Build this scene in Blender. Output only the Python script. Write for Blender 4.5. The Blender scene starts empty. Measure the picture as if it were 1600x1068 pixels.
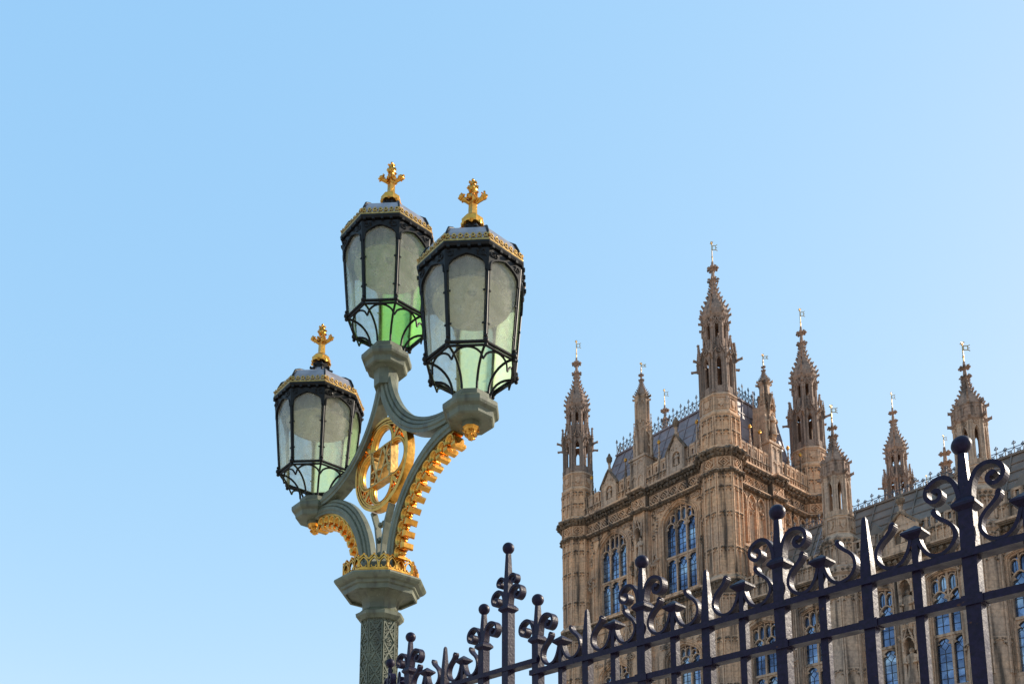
import bpy, math, random
from mathutils import Matrix, Vector
PI = math.pi
rnd = random.Random(7)
SC = bpy.context.scene
COL = SC.collection

# ------------------------------------------------------------------ camera
def hv(a):
    a = math.radians(a); return Vector((math.sin(a), math.cos(a), 0))
cam_d = bpy.data.cameras.new('camera'); cam = bpy.data.objects.new('camera', cam_d); COL.objects.link(cam)
cam_d.sensor_width = 36; cam_d.lens = 1310*36/1600; cam_d.shift_y = (1175-534)/1600
cam_d.clip_start = .1; cam_d.clip_end = 9000
cam.location = (0, 0, 1.7); cam.rotation_euler = (PI/2+math.atan(210/1310), 0, 0)
SC.camera = cam

# ------------------------------------------------------------------ sky and sun
SUN_HEAD, SUN_EL = 70, 29
w = bpy.data.worlds.new('World'); SC.world = w; w.use_nodes = True
nt = w.node_tree; bg = nt.nodes['Background']
sky = nt.nodes.new('ShaderNodeTexSky'); sky.sky_type = 'NISHITA'; sky.sun_disc = False
sky.sun_elevation = math.radians(SUN_EL); sky.sun_rotation = math.radians(SUN_HEAD)
sky.air_density = 1.0; sky.dust_density = .5; sky.ozone_density = 2.6
sep = nt.nodes.new('ShaderNodeSeparateColor'); com = nt.nodes.new('ShaderNodeCombineColor'); nt.links.new(sky.outputs[0], sep.inputs[0])
for i_, (g_, k_) in enumerate(((.48, 1.21), (.26, 1.80), (.12, 2.62))):   # the photograph's soft tone curve on the sky
    p_ = nt.nodes.new('ShaderNodeMath'); p_.operation = 'POWER'; p_.inputs[1].default_value = g_; nt.links.new(sep.outputs[i_], p_.inputs[0])
    q_ = nt.nodes.new('ShaderNodeMath'); q_.operation = 'MULTIPLY'; q_.inputs[1].default_value = k_; nt.links.new(p_.outputs[0], q_.inputs[0]); nt.links.new(q_.outputs[0], com.inputs[i_])
nt.links.new(com.outputs[0], bg.inputs[0]); bg.inputs[1].default_value = .12
sd = bpy.data.lights.new('sun', 'SUN'); sd.energy = 2.6; sd.angle = math.radians(.5); sd.color = (1, .88, .72)
so = bpy.data.objects.new('sun', sd); COL.objects.link(so)
sv = hv(SUN_HEAD)*math.cos(math.radians(SUN_EL))+Vector((0, 0, math.sin(math.radians(SUN_EL))))
so.rotation_euler = sv.to_track_quat('Z', 'Y').to_euler(); so.location = sv*50
vs = SC.view_settings; vs.view_transform = 'Standard'; vs.look = 'None'; vs.exposure = 1.45; vs.gamma = 1

# ------------------------------------------------------------------ materials
def mat(name, base, rough=.6, metal=0, spec=.5):
    m = bpy.data.materials.new(name); m.use_nodes = True
    b = m.node_tree.nodes['Principled BSDF']
    b.inputs['Base Color'].default_value = (*base, 1); b.inputs['Roughness'].default_value = rough
    b.inputs['Metallic'].default_value = metal; b.inputs['Specular IOR Level'].default_value = spec
    return m
def nd(m, t, **k):
    n = m.node_tree.nodes.new(t)
    for a, v in k.items(): setattr(n, a, v)
    return n
def lk(m, a, b): m.node_tree.links.new(a, b)
def noise(m, scale, detail=4, stretch=None, coord='Object'):
    tc = nd(m, 'ShaderNodeTexCoord'); mp = nd(m, 'ShaderNodeMapping')
    lk(m, tc.outputs[coord], mp.inputs[0])
    if stretch: mp.inputs['Scale'].default_value = stretch
    n = nd(m, 'ShaderNodeTexNoise'); n.inputs['Scale'].default_value = scale; n.inputs['Detail'].default_value = detail
    lk(m, mp.outputs[0], n.inputs['Vector']); return n
def ramp(m, src, stops):
    r = nd(m, 'ShaderNodeValToRGB'); e = r.color_ramp.elements
    while len(e) < len(stops): e.new(.5)
    for i, (p, c) in enumerate(stops):
        e[i].position = p; e[i].color = (*c, 1) if len(c) == 3 else c
    lk(m, src, r.inputs[0]); return r
def mix(m, a, b, fac, mode='MIX'):
    x = nd(m, 'ShaderNodeMix', data_type='RGBA', blend_type=mode)
    for s, i in ((a, 6), (b, 7)):
        if isinstance(s, tuple): x.inputs[i].default_value = (*s, 1)
        else: lk(m, s, x.inputs[i])
    if isinstance(fac, float): x.inputs[0].default_value = fac
    else: lk(m, fac, x.inputs[0])
    return x.outputs[2]
def bump(m, h, strength, dist):
    b = nd(m, 'ShaderNodeBump'); b.inputs['Strength'].default_value = strength; b.inputs['Distance'].default_value = dist
    lk(m, h, b.inputs['Height']); lk(m, b.outputs[0], m.node_tree.nodes['Principled BSDF'].inputs['Normal'])
def stone(name, c1, c2, cold, grime, block=(1.1, .42)):
    """coursed limestone: blocks of slightly different tone, honey and grey drifts, thin sooty runs"""
    m = mat(name, c1, .85, 0, .25); b = m.node_tree.nodes['Principled BSDF']
    tc = nd(m, 'ShaderNodeTexCoord'); sp = nd(m, 'ShaderNodeSeparateXYZ'); lk(m, tc.outputs['Object'], sp.inputs[0])
    ad = nd(m, 'ShaderNodeMath', operation='ADD'); lk(m, sp.outputs[0], ad.inputs[0]); lk(m, sp.outputs[1], ad.inputs[1])
    cb = nd(m, 'ShaderNodeCombineXYZ'); lk(m, ad.outputs[0], cb.inputs[0]); lk(m, sp.outputs[2], cb.inputs[1])
    br = nd(m, 'ShaderNodeTexBrick'); lk(m, cb.outputs[0], br.inputs['Vector'])
    br.inputs['Scale'].default_value = 1; br.inputs['Brick Width'].default_value = block[0]; br.inputs['Row Height'].default_value = block[1]
    br.inputs['Mortar Size'].default_value = .012; br.inputs['Mortar Smooth'].default_value = .4; br.inputs['Bias'].default_value = -.15
    br.inputs['Color1'].default_value = (*c1, 1); br.inputs['Color2'].default_value = (*c2, 1)
    br.inputs['Mortar'].default_value = tuple(x*.55 for x in c1)+(1,)
    big = noise(m, .22, 3); r1 = ramp(m, big.outputs[0], [(.42, (0, 0, 0)), (.62, (1, 1, 1))])
    a = mix(m, br.outputs[0], cold, r1.outputs[0]); 
    hf = nd(m, 'ShaderNodeMath', operation='MULTIPLY'); lk(m, r1.outputs[0], hf.inputs[0]); hf.inputs[1].default_value = .62
    a = mix(m, br.outputs[0], cold, hf.outputs[0])
    st = noise(m, 1.0, 5, (2.2, 2.2, .16)); r2 = ramp(m, st.outputs[0], [(.50, (0, 0, 0)), (.68, (grime, grime, grime))])
    a = mix(m, a, (.035, .032, .03), r2.outputs[0])
    fine = noise(m, 6, 4); r3 = ramp(m, fine.outputs[0], [(.3, (.72, .72, .72)), (.7, (1.15, 1.13, 1.1))])
    a = mix(m, a, r3.outputs[0], 1.0, 'MULTIPLY')
    lk(m, a, b.inputs['Base Color']); bump(m, fine.outputs[0], .7, .06)
    return m
STONE = stone('honey limestone', (.76, .455, .265), (.58, .36, .225), (.39, .285, .22), .9)
PALE = stone('weathered limestone', (.62, .405, .265), (.48, .325, .225), (.36, .275, .225), .88)
GREY = stone('grey spire stone', (.40, .255, .185), (.31, .21, .155), (.25, .185, .15), .85, (.5, .3))
SOOTSHADE = stone('sooty and shade dark carved stone', (.25, .17, .115), (.17, .125, .09), (.10, .082, .068), .8, (.5, .3))  # soot on carving, and painted shade for niche and frieze recesses
def noisy(name, base, rough, metal, sc, lo, hi, bstr=.2, bd=.01, spec=.5, stretch=None):
    m = mat(name, base, rough, metal, spec); n = noise(m, sc, 5, stretch)
    r = ramp(m, n.outputs[0], [(.3, tuple(x*lo for x in base)), (.7, tuple(min(1, x*hi) for x in base))])
    lk(m, r.outputs[0], m.node_tree.nodes['Principled BSDF'].inputs['Base Color'])
    if bstr: bump(m, n.outputs[0], bstr, bd)
    return m
LEAD = noisy('lead roof', (.26, .215, .225), .55, .1, 1.2, .7, 1.2, .15, .03)
SLATE = noisy('cast iron roof plates', (.205, .16, .128), .6, .1, .9, .65, 1.2, .15, .03)
CREST = noisy('painted iron cresting', (.07, .08, .10), .7, .0, 5, .7, 1.3, 0)
GILT = noisy('gilding', (.80, .40, .075), .32, 1, 14, .65, 1.08, .35, .01)
DARKGILT = noisy('dull dark gilding', (.62, .38, .12), .42, .9, 22, .55, 1.05, .4, .008)
GREEN = noisy('grey green paint', (.125, .135, .10), .42, 0, 9, .82, 1.12, .12, .004)
def weathered_paint():
    m = mat('weathered grey green paint', (.14, .15, .11), .5, 0, .35); b = m.node_tree.nodes['Principled BSDF']
    n = noise(m, 6, 6); r = ramp(m, n.outputs[0], [(.3, (.095, .104, .07)), (.55, (.14, .15, .102)), (.8, (.195, .203, .145))])
    st = noise(m, 4, 6, (3, 3, .35)); r2 = ramp(m, st.outputs[0], [(.52, (0, 0, 0)), (.72, (.75, .75, .75))])
    a = mix(m, r.outputs[0], (.055, .052, .038), r2.outputs[0])
    sp = noise(m, 38, 3); r3 = ramp(m, sp.outputs[0], [(.68, (0, 0, 0)), (.74, (.8, .8, .8))]); a = mix(m, a, (.26, .265, .22), r3.outputs[0])
    lk(m, a, b.inputs['Base Color']); r4 = ramp(m, n.outputs[0], [(.3, (.38,)*3), (.7, (.62,)*3)]); lk(m, r4.outputs[0], b.inputs['Roughness']); bump(m, sp.outputs[0], .3, .004); return m
GREEN = weathered_paint()
IRON = noisy('black lantern iron', (.008, .0075, .0075), .45, 0, 30, .6, 1.6, .3, .003, .22)
CAP = noisy('silver grey lantern cap', (.33, .305, .32), .36, .25, 7, .65, 1.15, .15, .004)
def railing_paint():
    m = mat('dark violet railing paint', (.013, .0075, .021), .45, 0, .2); b = m.node_tree.nodes['Principled BSDF']
    n = noise(m, 45, 6); r = ramp(m, n.outputs[0], [(.3, (.006, .0032, .014)), (.7, (.015, .0085, .032))])
    d = noise(m, 9, 7); r2 = ramp(m, d.outputs[0], [(.62, (0, 0, 0)), (.76, (.4, .4, .4))]); a = mix(m, r.outputs[0], (.035, .026, .04), r2.outputs[0])
    q = noise(m, 26, 5); r3 = ramp(m, q.outputs[0], [(.68, (0, 0, 0)), (.73, (.8, .8, .8))]); a = mix(m, a, (.085, .036, .018), r3.outputs[0])
    lk(m, a, b.inputs['Base Color']); r4 = ramp(m, d.outputs[0], [(.35, (.36,)*3), (.7, (.58,)*3)]); lk(m, r4.outputs[0], b.inputs['Roughness']); bump(m, n.outputs[0], .7, .0035); return m
FENCE = railing_paint()
PAVE = noisy('paving stone', (.40, .355, .30), .85, 0, 1.5, .8, 1.15)
ROAD = noisy('asphalt', (.055, .055, .058), .9, 0, 12, .8, 1.25, .4, .01)
KERBM = noisy('granite kerb', (.34, .33, .32), .8, 0, 6, .8, 1.15)
EARTH = noisy('pale gravel ground', (.45, .37, .28), .95, 0, .3, .85, 1.15)
def glassmat():
    m = mat('leaded window glass', (.05, .10, .22), .07, .75, 1); b = m.node_tree.nodes['Principled BSDF']
    n = noise(m, .55, 3); r = ramp(m, n.outputs[0], [(.34, (.045, .075, .15)), (.5, (.12, .19, .33)), (.66, (.32, .42, .52))])
    tc = nd(m, 'ShaderNodeTexCoord'); vo = nd(m, 'ShaderNodeTexVoronoi'); vo.inputs['Scale'].default_value = 2.1; lk(m, tc.outputs['Object'], vo.inputs['Vector'])
    r2 = ramp(m, vo.outputs['Color'], [(.2, (.55, .55, .58)), (.8, (1.35, 1.3, 1.25))])
    c = mix(m, r.outputs[0], r2.outputs[0], 1.0, 'MULTIPLY'); lk(m, c, b.inputs['Base Color'])
    bump(m, vo.outputs['Color'], .25, .06); return m
WGLASS = glassmat()
ENAMEL = noisy('yellowed enamel reflector', (.40, .335, .26), .35, 0, 6, .8, 1.1, 0)
CAME = mat('lead came', (.03, .03, .035), .6)
def lanternglass(name, tint, clear, see, dusty, rough=.06):
    """old lantern glass: partly see-through, a film of pale dust that also lets light through"""
    m = bpy.data.materials.new(name); m.use_nodes = True; t = m.node_tree; t.nodes.clear()
    out = nd(m, 'ShaderNodeOutputMaterial'); tr = nd(m, 'ShaderNodeBsdfTransparent'); tl = nd(m, 'ShaderNodeBsdfTranslucent')
    df = nd(m, 'ShaderNodeBsdfDiffuse'); gl = nd(m, 'ShaderNodeBsdfGlossy'); gl.inputs['Roughness'].default_value = rough
    tr.inputs[0].default_value = (*clear, 1)
    n = noise(m, 4.0, 6, (1, 1, .3)); r = ramp(m, n.outputs[0], [(.3, tuple(x*.75 for x in tint)), (.7, tint)])
    lk(m, r.outputs[0], tl.inputs[0]); lk(m, r.outputs[0], df.inputs[0])
    a = nd(m, 'ShaderNodeMixShader'); a.inputs[0].default_value = dusty; lk(m, tl.outputs[0], a.inputs[1]); lk(m, df.outputs[0], a.inputs[2])
    n2 = noise(m, 7, 8, (1, 1, .22)); n3 = noise(m, 16, 6); ad = nd(m, 'ShaderNodeMath', operation='MULTIPLY'); lk(m, n2.outputs[0], ad.inputs[0]); lk(m, n3.outputs[0], ad.inputs[1])
    r2 = ramp(m, ad.outputs[0], [(.14, (see+.12,)*3), (.40, (see-.14,)*3)])
    s = nd(m, 'ShaderNodeMixShader'); lk(m, r2.outputs[0], s.inputs[0]); lk(m, a.outputs[0], s.inputs[1]); lk(m, tr.outputs[0], s.inputs[2])
    bp = nd(m, 'ShaderNodeBump'); bp.inputs['Strength'].default_value = .12; bp.inputs['Distance'].default_value = .01
    n4 = noise(m, 9, 2); lk(m, n4.outputs[0], bp.inputs['Height']); lk(m, bp.outputs[0], gl.inputs['Normal'])
    f = nd(m, 'ShaderNodeFresnel'); f.inputs[0].default_value = 1.5
    ge = nd(m, 'ShaderNodeNewGeometry'); iv = nd(m, 'ShaderNodeMath', operation='SUBTRACT'); iv.inputs[0].default_value = 1; lk(m, ge.outputs['Backfacing'], iv.inputs[1])
    fm = nd(m, 'ShaderNodeMath', operation='MULTIPLY'); lk(m, f.outputs[0], fm.inputs[0]); lk(m, iv.outputs[0], fm.inputs[1])   # reflect at the outer skin only
    g = nd(m, 'ShaderNodeMixShader'); lk(m, fm.outputs[0], g.inputs[0]); lk(m, s.outputs[0], g.inputs[1]); lk(m, gl.outputs[0], g.inputs[2])
    lk(m, g.outputs[0], out.inputs[0]); return m
LGLASS = lanternglass('dusty lantern glass', (.66, .62, .52), (.95, .96, .94), .70, .55)
PGLASS = lanternglass('pale green rippled lantern glass', (.80, .92, .66), (.88, .99, .82), .50, .15)
GGLASS = lanternglass('vivid green rippled lantern glass', (.50, .80, .36), (.66, .94, .52), .48, .25)

# ------------------------------------------------------------------ mesh builder
class MB:
    def __init__(s, M=None):
        s.v = []; s.f = []; s.mi = []; s.sm = []; s.M = M or Matrix.Identity(4); s.mat = 0; s.st = []
    def push(s, M): s.st.append(s.M); s.M = s.M @ M
    def pop(s): s.M = s.st.pop()
    def add(s, vs, fs, smooth=False):
        o = len(s.v); M = s.M
        s.v.extend((M @ Vector(p))[:] for p in vs)
        for f in fs: s.f.append([i+o for i in f])
        s.mi.extend([s.mat]*len(fs)); s.sm.extend([smooth]*len(fs))
    def box(s, x0, x1, y0, y1, z0, z1):
        s.add([(x0,y0,z0),(x1,y0,z0),(x1,y1,z0),(x0,y1,z0),(x0,y0,z1),(x1,y0,z1),(x1,y1,z1),(x0,y1,z1)],
              [(0,1,5,4),(1,2,6,5),(2,3,7,6),(3,0,4,7),(4,5,6,7),(3,2,1,0)])
    def cbox(s, c, d, R=None):
        s.push(Matrix.Translation(c) @ (R or Matrix.Identity(4)))
        s.box(-d[0]/2, d[0]/2, -d[1]/2, d[1]/2, -d[2]/2, d[2]/2); s.pop()
    def blob(s, c, r):
        """small knobbly carved lump: a squashed octahedron turned at random"""
        s.push(Matrix.Translation(c) @ Matrix.Rotation(rnd.uniform(0, 3), 4, 'Z') @ Matrix.Rotation(rnd.uniform(-.6, .6), 4, 'X'))
        a = r*rnd.uniform(.8, 1.2)
        s.add([(a,0,0),(-a,0,0),(0,a,0),(0,-a,0),(0,0,a),(0,0,-a)], [(0,2,4),(2,1,4),(1,3,4),(3,0,4),(2,0,5),(1,2,5),(3,1,5),(0,3,5)]); s.pop()
    def prism(s, pts, y0, y1):
        """polygon in the x,z plane (counter-clockwise seen from -y) given thickness"""
        n = len(pts)
        vs = [(x, y0, z) for x, z in pts]+[(x, y1, z) for x, z in pts]
        s.add(vs, [tuple(range(n)), tuple(range(2*n-1, n-1, -1))]+[((i+1) % n, i, i+n, (i+1) % n+n) for i in range(n)])
    def lathe(s, prof, n=8, a0=None, c=(0, 0), smooth=False, caps=True):
        if a0 is None: a0 = PI/n
        vs = []
        for r, z in prof:
            for k in range(n):
                a = a0+2*PI*k/n; vs.append((c[0]+r*math.cos(a), c[1]+r*math.sin(a), z))
        fs = []
        for i in range(len(prof)-1):
            for k in range(n):
                k2 = (k+1) % n; fs.append((i*n+k, i*n+k2, (i+1)*n+k2, (i+1)*n+k))
        s.add(vs, fs, smooth)
        if caps:
            m = (len(prof)-1)*n
            s.add(vs[:n]+vs[m:m+n], [tuple(range(n-1, -1, -1)), tuple(range(n, 2*n))])
    def sphere(s, c, r, n=16, m=10, sc=(1, 1, 1)):
        prof = [(max(1e-4, r*math.sin(PI*i/m)), -r*math.cos(PI*i/m)) for i in range(m+1)]
        s.push(Matrix.Translation(c) @ Matrix.Diagonal((*sc, 1))); s.lathe(prof, n, 0, smooth=True, caps=False); s.pop()
    def loft(s, rings, closed=True, smooth=False, caps=True):
        n = len(rings[0]); vs = [p for r in rings for p in r]; fs = []
        for i in range(len(rings)-1):
            for k in range(n if closed else n-1):
                k2 = (k+1) % n; fs.append((i*n+k, i*n+k2, (i+1)*n+k2, (i+1)*n+k))
        s.add(vs, fs, smooth)
        if caps:
            m = (len(rings)-1)*n
            s.add(vs[:n]+vs[m:m+n], [tuple(range(n-1, -1, -1)), tuple(range(n, 2*n))])
    def tube(s, pts, r, n=6, smooth=True):
        P = [Vector(p) for p in pts]; rings = []
        up = None
        for i, p in enumerate(P):
            t = (P[min(i+1, len(P)-1)]-P[max(i-1, 0)]).normalized()
            if up is None: up = Vector((0, 0, 1)) if abs(t.z) < .9 else Vector((1, 0, 0))
            a = t.cross(up).normalized(); b = a.cross(t).normalized(); up = b
            rr = r[i] if isinstance(r, (list, tuple)) else r
            rings.append([(p+(a*math.cos(2*PI*k/n)+b*math.sin(2*PI*k/n))*rr)[:] for k in range(n)])
        s.loft(rings, True, smooth)
    def ribbon(s, pts, th, y0, y1, closed=False, smooth=False):
        """flat bar following a path in the x,z plane; th thick in that plane (number or list), y0..y1 wide"""
        n = len(pts); rings = []
        for i, (x, z) in enumerate(pts):
            if closed: a, b = pts[(i-1) % n], pts[(i+1) % n]
            else: a, b = pts[max(i-1, 0)], pts[min(i+1, n-1)]
            tx, tz = b[0]-a[0], b[1]-a[1]; l = math.hypot(tx, tz) or 1; nx, nz = -tz/l, tx/l
            t = (th[i] if isinstance(th, (list, tuple)) else th)/2
            rings.append([(x+nx*t, y0, z+nz*t), (x+nx*t, y1, z+nz*t), (x-nx*t, y1, z-nz*t), (x-nx*t, y0, z-nz*t)])
        if closed: rings.append(rings[0])
        s.loft(rings, True, smooth, caps=not closed)
    def sweep(s, path, sec, smooth=False):
        """section [(radial, y)] carried along path [((x,z),(nx,nz))]"""
        rings = [[(p[0]+q[0]*dr, y, p[1]+q[1]*dr) for dr, y in sec] for p, q in path]
        s.loft(rings, True, smooth)
    def arch_plate(s, x0, x1, z0, z1, a, b, oz, zs, za, y0, y1, n=5, back=False, sides=False):
        """slab with a pointed opening a..b: sill oz, springing zs, apex za"""
        C = arch(a, b, zs, za, n)
        F = [((x0,z0),(a,z0),(a,zs),(x0,zs)), ((b,z0),(x1,z0),(x1,zs),(b,zs)), ((x0,zs),(a,zs),(a,z1),(x0,z1)), ((b,zs),(x1,zs),(x1,z1),(b,z1))]
        if oz > z0+1e-4: F.append(((a,z0),(b,z0),(b,oz),(a,oz)))
        for p, q in zip(C[:-1], C[1:]): F.append((p, q, (q[0], z1), (p[0], z1)))
        for f in F:
            s.add([(x, y0, z) for x, z in f], [(0, 1, 2, 3)])
            if back: s.add([(x, y1, z) for x, z in f], [(3, 2, 1, 0)])
        R = [(a, oz)]+C+[(b, oz)]
        if oz > z0+1e-4: R.append((a, oz))
        for p, q in zip(R[:-1], R[1:]):
            s.add([(p[0], y0, p[1]), (p[0], y1, p[1]), (q[0], y1, q[1]), (q[0], y0, q[1])], [(0, 1, 2, 3)])
        if sides:
            for p, q in (((x0,z0),(x0,z1)), ((x0,z1),(x1,z1)), ((x1,z1),(x1,z0)), ((x1,z0),(x0,z0))):
                s.add([(p[0], y0, p[1]), (q[0], y0, q[1]), (q[0], y1, q[1]), (p[0], y1, p[1])], [(0, 1, 2, 3)])
    def build(s, name, mats, parent=None):
        me = bpy.data.meshes.new(name); me.from_pydata(s.v, [], s.f)
        if not isinstance(mats, (list, tuple)): mats = [mats]
        for m in mats: me.materials.append(m)
        me.polygons.foreach_set('material_index', s.mi); me.polygons.foreach_set('use_smooth', s.sm); me.update()
        o = bpy.data.objects.new(name, me); COL.objects.link(o)
        if parent: o.parent = parent
        return o
class Sub:
    """writes into another builder with its own material slot"""
    def __init__(s, b, m): s.b = b; s.m = m
    def __getattr__(s, k):
        f = getattr(s.b, k)
        def g(*a, **q):
            o = s.b.mat; s.b.mat = s.m; r = f(*a, **q); s.b.mat = o; return r
        return g
def arch(a, b, zs, za, n=5):
    """points of a pointed arch from (a,zs) over the apex to (b,zs)"""
    h = za-zs; w = (b-a)/2; cx = (a+b)/2; L = []
    if h >= w:
        R = (w*w+h*h)/(2*w); t1 = math.asin(min(1, h/R))
        for i in range(n+1):
            t = t1*i/n; L.append((cx-w+R-R*math.cos(t), zs+R*math.sin(t)))
    else:
        for i in range(n+1):
            t = i/n*PI/2; L.append((cx-w*math.cos(t)*(1-.12*math.sin(t)**2), zs+h*math.sin(t)*(1-.10*math.sin(2*t))))
    return L+[(2*cx-x, z) for x, z in L[-2::-1]]
def arc(cx, cz, r, a0, a1, n):
    return [(cx+r*math.cos(math.radians(a0+(a1-a0)*i/n)), cz+r*math.sin(math.radians(a0+(a1-a0)*i/n))) for i in range(n+1)]
def smooth_arc(cx, cz, r, a0):
    return [(cx+r*(1-i/14)*math.cos(math.radians(a0+40*i)), cz+r*(1-i/14)*math.sin(math.radians(a0+40*i))) for i in range(11)]
def tag(o, label=None, cat=None, group=None, kind=None):
    for k, v in (('label', label), ('category', cat), ('group', group), ('kind', kind)):
        if v: o[k] = v
    return o
def empty(name, loc, heading=None):
    o = bpy.data.objects.new(name, None); COL.objects.link(o); o.location = loc; o.empty_display_size = .2
    if heading is not None: o.rotation_euler = (0, 0, math.radians(90-heading))
    return o
def dup(o, parent):
    c = o.copy(); COL.objects.link(c); c.parent = parent
    for ch in list(o.children): dup(ch, c)
    return c
RZ = lambda d: Matrix.Rotation(math.radians(d), 4, 'Z')
T = lambda x, y, z: Matrix.Translation((x, y, z))

# ------------------------------------------------------------------ the ground
def sheet(name, x0, x1, y0, y1, z, m, nx=1):
    b = MB(); b.add([(x0,y0,z),(x1,y0,z),(x1,y1,z),(x0,y1,z)], [(0,1,2,3)]); return tag(b.build(name, m), kind='structure')
sheet('ground', -4000, 4000, -4000, 4000, 0, EARTH)
g = MB(RZ(90-138.1)); g.box(-60, 60, -9.0, 12.0, .004, .12); tag(g.build('pavement', PAVE), kind='structure')
g = MB(RZ(90-138.1)); g.box(-60, 60, -9.3, -9.0, .004, .125); tag(g.build('kerb', KERBM), kind='structure')
g = MB(RZ(90-138.1)); g.add([(-60,-22,.006),(60,-22,.006),(60,-9.3,.006),(-60,-9.3,.006)], [(0,1,2,3)]); tag(g.build('road', ROAD), kind='structure')

# ================================================================== THE STREET LAMP
lamp = tag(empty('street_lamp', (-1.5045, 9.2, 0), 138.1), 'ornate grey green three lantern street lamp with gilded bracket, standing behind the iron railings', 'street lamp')
def lamp_column():
    b = MB()
    b.lathe([(.46,.12),(.46,.45),(.42,.5),(.36,.55),(.36,1.1),(.40,1.15),(.40,1.22),(.30,1.3),(.24,1.45),(.205,1.6),(.20,4.66)])
    for k in range(8):
        b.push(RZ(45*k) @ T(0, -.1848, 0)); y0, y1 = -.016, .01
        hw = .0765; per = .25
        for s_ in (-1, 1): b.ribbon([(s_*(hw-.006), 3.2), (s_*(hw-.006), 4.66)], .012, y0, y1)
        for i in range(6):
            z = 4.66-per*i
            for s_ in (-1, 1): b.ribbon([(-s_*hw, z), (s_*hw, z-per)], .016, y0, y1)
            for zz, xx in ((z-.005, 0), (z-.125, -.066), (z-.125, .066)):
                for j in range(5):
                    a = j*1.257+.3; b.ribbon(arc(xx*.55+.018*math.cos(a), zz-.0+.033*math.sin(a), .014, 57*j, 57*j+230, 5), .010, -.013, .008)
                b.blob((xx*.55, -.004, zz), .009)
        b.pop()
    return b
col = lamp_column().build('column', GREEN, lamp)
b = MB(); b.lathe([(.20,4.66),(.235,4.67),(.275,4.71),(.28,4.745),(.235,4.77),(.205,4.80),(.208,4.86),(.225,4.92),(.26,4.965),(.30,4.99),(.40,4.985),(.40,4.955),(.425,4.95),(.43,5.0),(.455,5.01),(.46,5.04),(.50,5.05),(.525,5.075),(.535,5.095),(.53,5.115),(.44,5.14),(.30,5.15),(.30,5.3)])
b.build('capital', GREEN, lamp)
b = MB()
b.lathe([(.425,5.13),(.438,5.135),(.438,5.155),(.428,5.165),(.428,5.185),(.408,5.185),(.408,5.13)], caps=False)
for k in range(8):
    b.push(RZ(45*k) @ T(0, -.388, 0)); W = .172
    for i in range(3):
        x = (i-1)*.112
        b.ribbon(arch(x-.05, x+.05, 5.215, 5.30), .013, -.012, .012)
        b.ribbon([(x-.05,5.185),(x-.05,5.22)], .014, -.012, .012); b.ribbon([(x+.05,5.185),(x+.05,5.22)], .014, -.012, .012)
        b.ribbon(arc(x, 5.212, .028, 180, 360, 6), .010, -.01, .01)
        b.ribbon([(x-.056,5.28),(x,5.335),(x+.056,5.28)], .016, -.014, .014)
        for q in range(3): b.blob((x+(q-1)*.028, 0, 5.318+.024*(q == 1)), .016)
    b.ribbon([(-.17,5.185),(-.17,5.31)], .018, -.014, .014); b.blob((-.17, 0, 5.32), .018)
    b.pop()
b.build('coronet', GILT, lamp)

SEC = [(0,-.035),(0,.035),(.014,.05),(.04,.054),(.052,.044),(.058,.066),(.088,.072),(.1,.062),(.106,.088),(.142,.092),(.152,.08),(.19,.08),(.19,-.08),(.152,-.08),(.142,-.092),(.106,-.088),(.1,-.062),(.088,-.072),(.058,-.066),(.052,-.044),(.04,-.054),(.014,-.05)]
def arm_path(cx, cz, r, a0, a1, sgn, out, pre=None, n=28):
    L = []
    for i in range(n+1):
        a = math.radians(a0+(a1-a0)*i/n); L.append(((sgn*(cx+r*math.cos(a)), cz+r*math.sin(a)), (sgn*out*math.cos(a), out*math.sin(a))))
    if pre: L.insert(0, ((sgn*pre[0], pre[1]), L[0][1]))
    return L
for sgn in (1, -1):
    b = MB(); b.sweep(arm_path(1.45, 5.3, 1.3, 180, 88, sgn, -1, (.15, 5.1)), SEC)
    b.build('lower_arm', GREEN, lamp)
    b = MB(); b.sweep(arm_path(1.3, 7.92, 1.19, 176, 272, sgn, 1), SEC)
    b.build('upper_arm', GREEN, lamp)
    b = MB(); N = 11                                    # gilded cusped soffit under the lower arm
    pth = arm_path(1.45, 5.3, 1.115, 186, 92, sgn, -1)
    b.sweep(pth, [(0,-.062),(0,.062),(.03,.062),(.03,-.062)])
    for i in range(N):
        a = 180-(i+.5)*88/N; ar = math.radians(a); cx, cz = sgn*(1.45+1.035*math.cos(ar)), 5.3+1.035*math.sin(ar)
        b.push(T(cx, 0, cz) @ Matrix.Rotation(-(math.radians(a-90)*sgn), 4, 'Y'))
        b.ribbon(arc(0, -.012, .064, -20, 200, 12), .018, -.074, .074, smooth=True)
        b.ribbon(arc(0, -.012, .048, -25, 205, 12), .012, -.055, .055, smooth=True)
        b.sphere((0, 0, .0), .036, 10, 7, (1, 1.1, 1)); b.sphere((0, 0, -.03), .016, 6, 5, (1, 2.4, 1))
        b.pop()
        a2 = math.radians(180-(i+1)*88/N); px, pz = sgn*(1.45+.985*math.cos(a2)), 5.3+.985*math.sin(a2)
        b.push(T(px, 0, pz) @ Matrix.Rotation(-((a2-PI/2)*sgn), 4, 'Y'))
        b.loft([[(-.012,-.06,.06),(.012,-.06,.06),(.012,.06,.06),(-.012,.06,.06)],[(-.018,-.062,-.005),(.018,-.062,-.005),(.018,.062,-.005),(-.018,.062,-.005)],[(-.034,-.075,-.015),(.034,-.075,-.015),(.034,.075,-.015),(-.034,.075,-.015)],[(-.036,-.077,-.045),(.036,-.077,-.045),(.036,.077,-.045),(-.036,.077,-.045)],[(-.026,-.062,-.07),(.026,-.062,-.07),(.026,.062,-.07),(-.026,.062,-.07)]]); b.pop()
    b.build('gilded_cusping', GILT, lamp)
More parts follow.
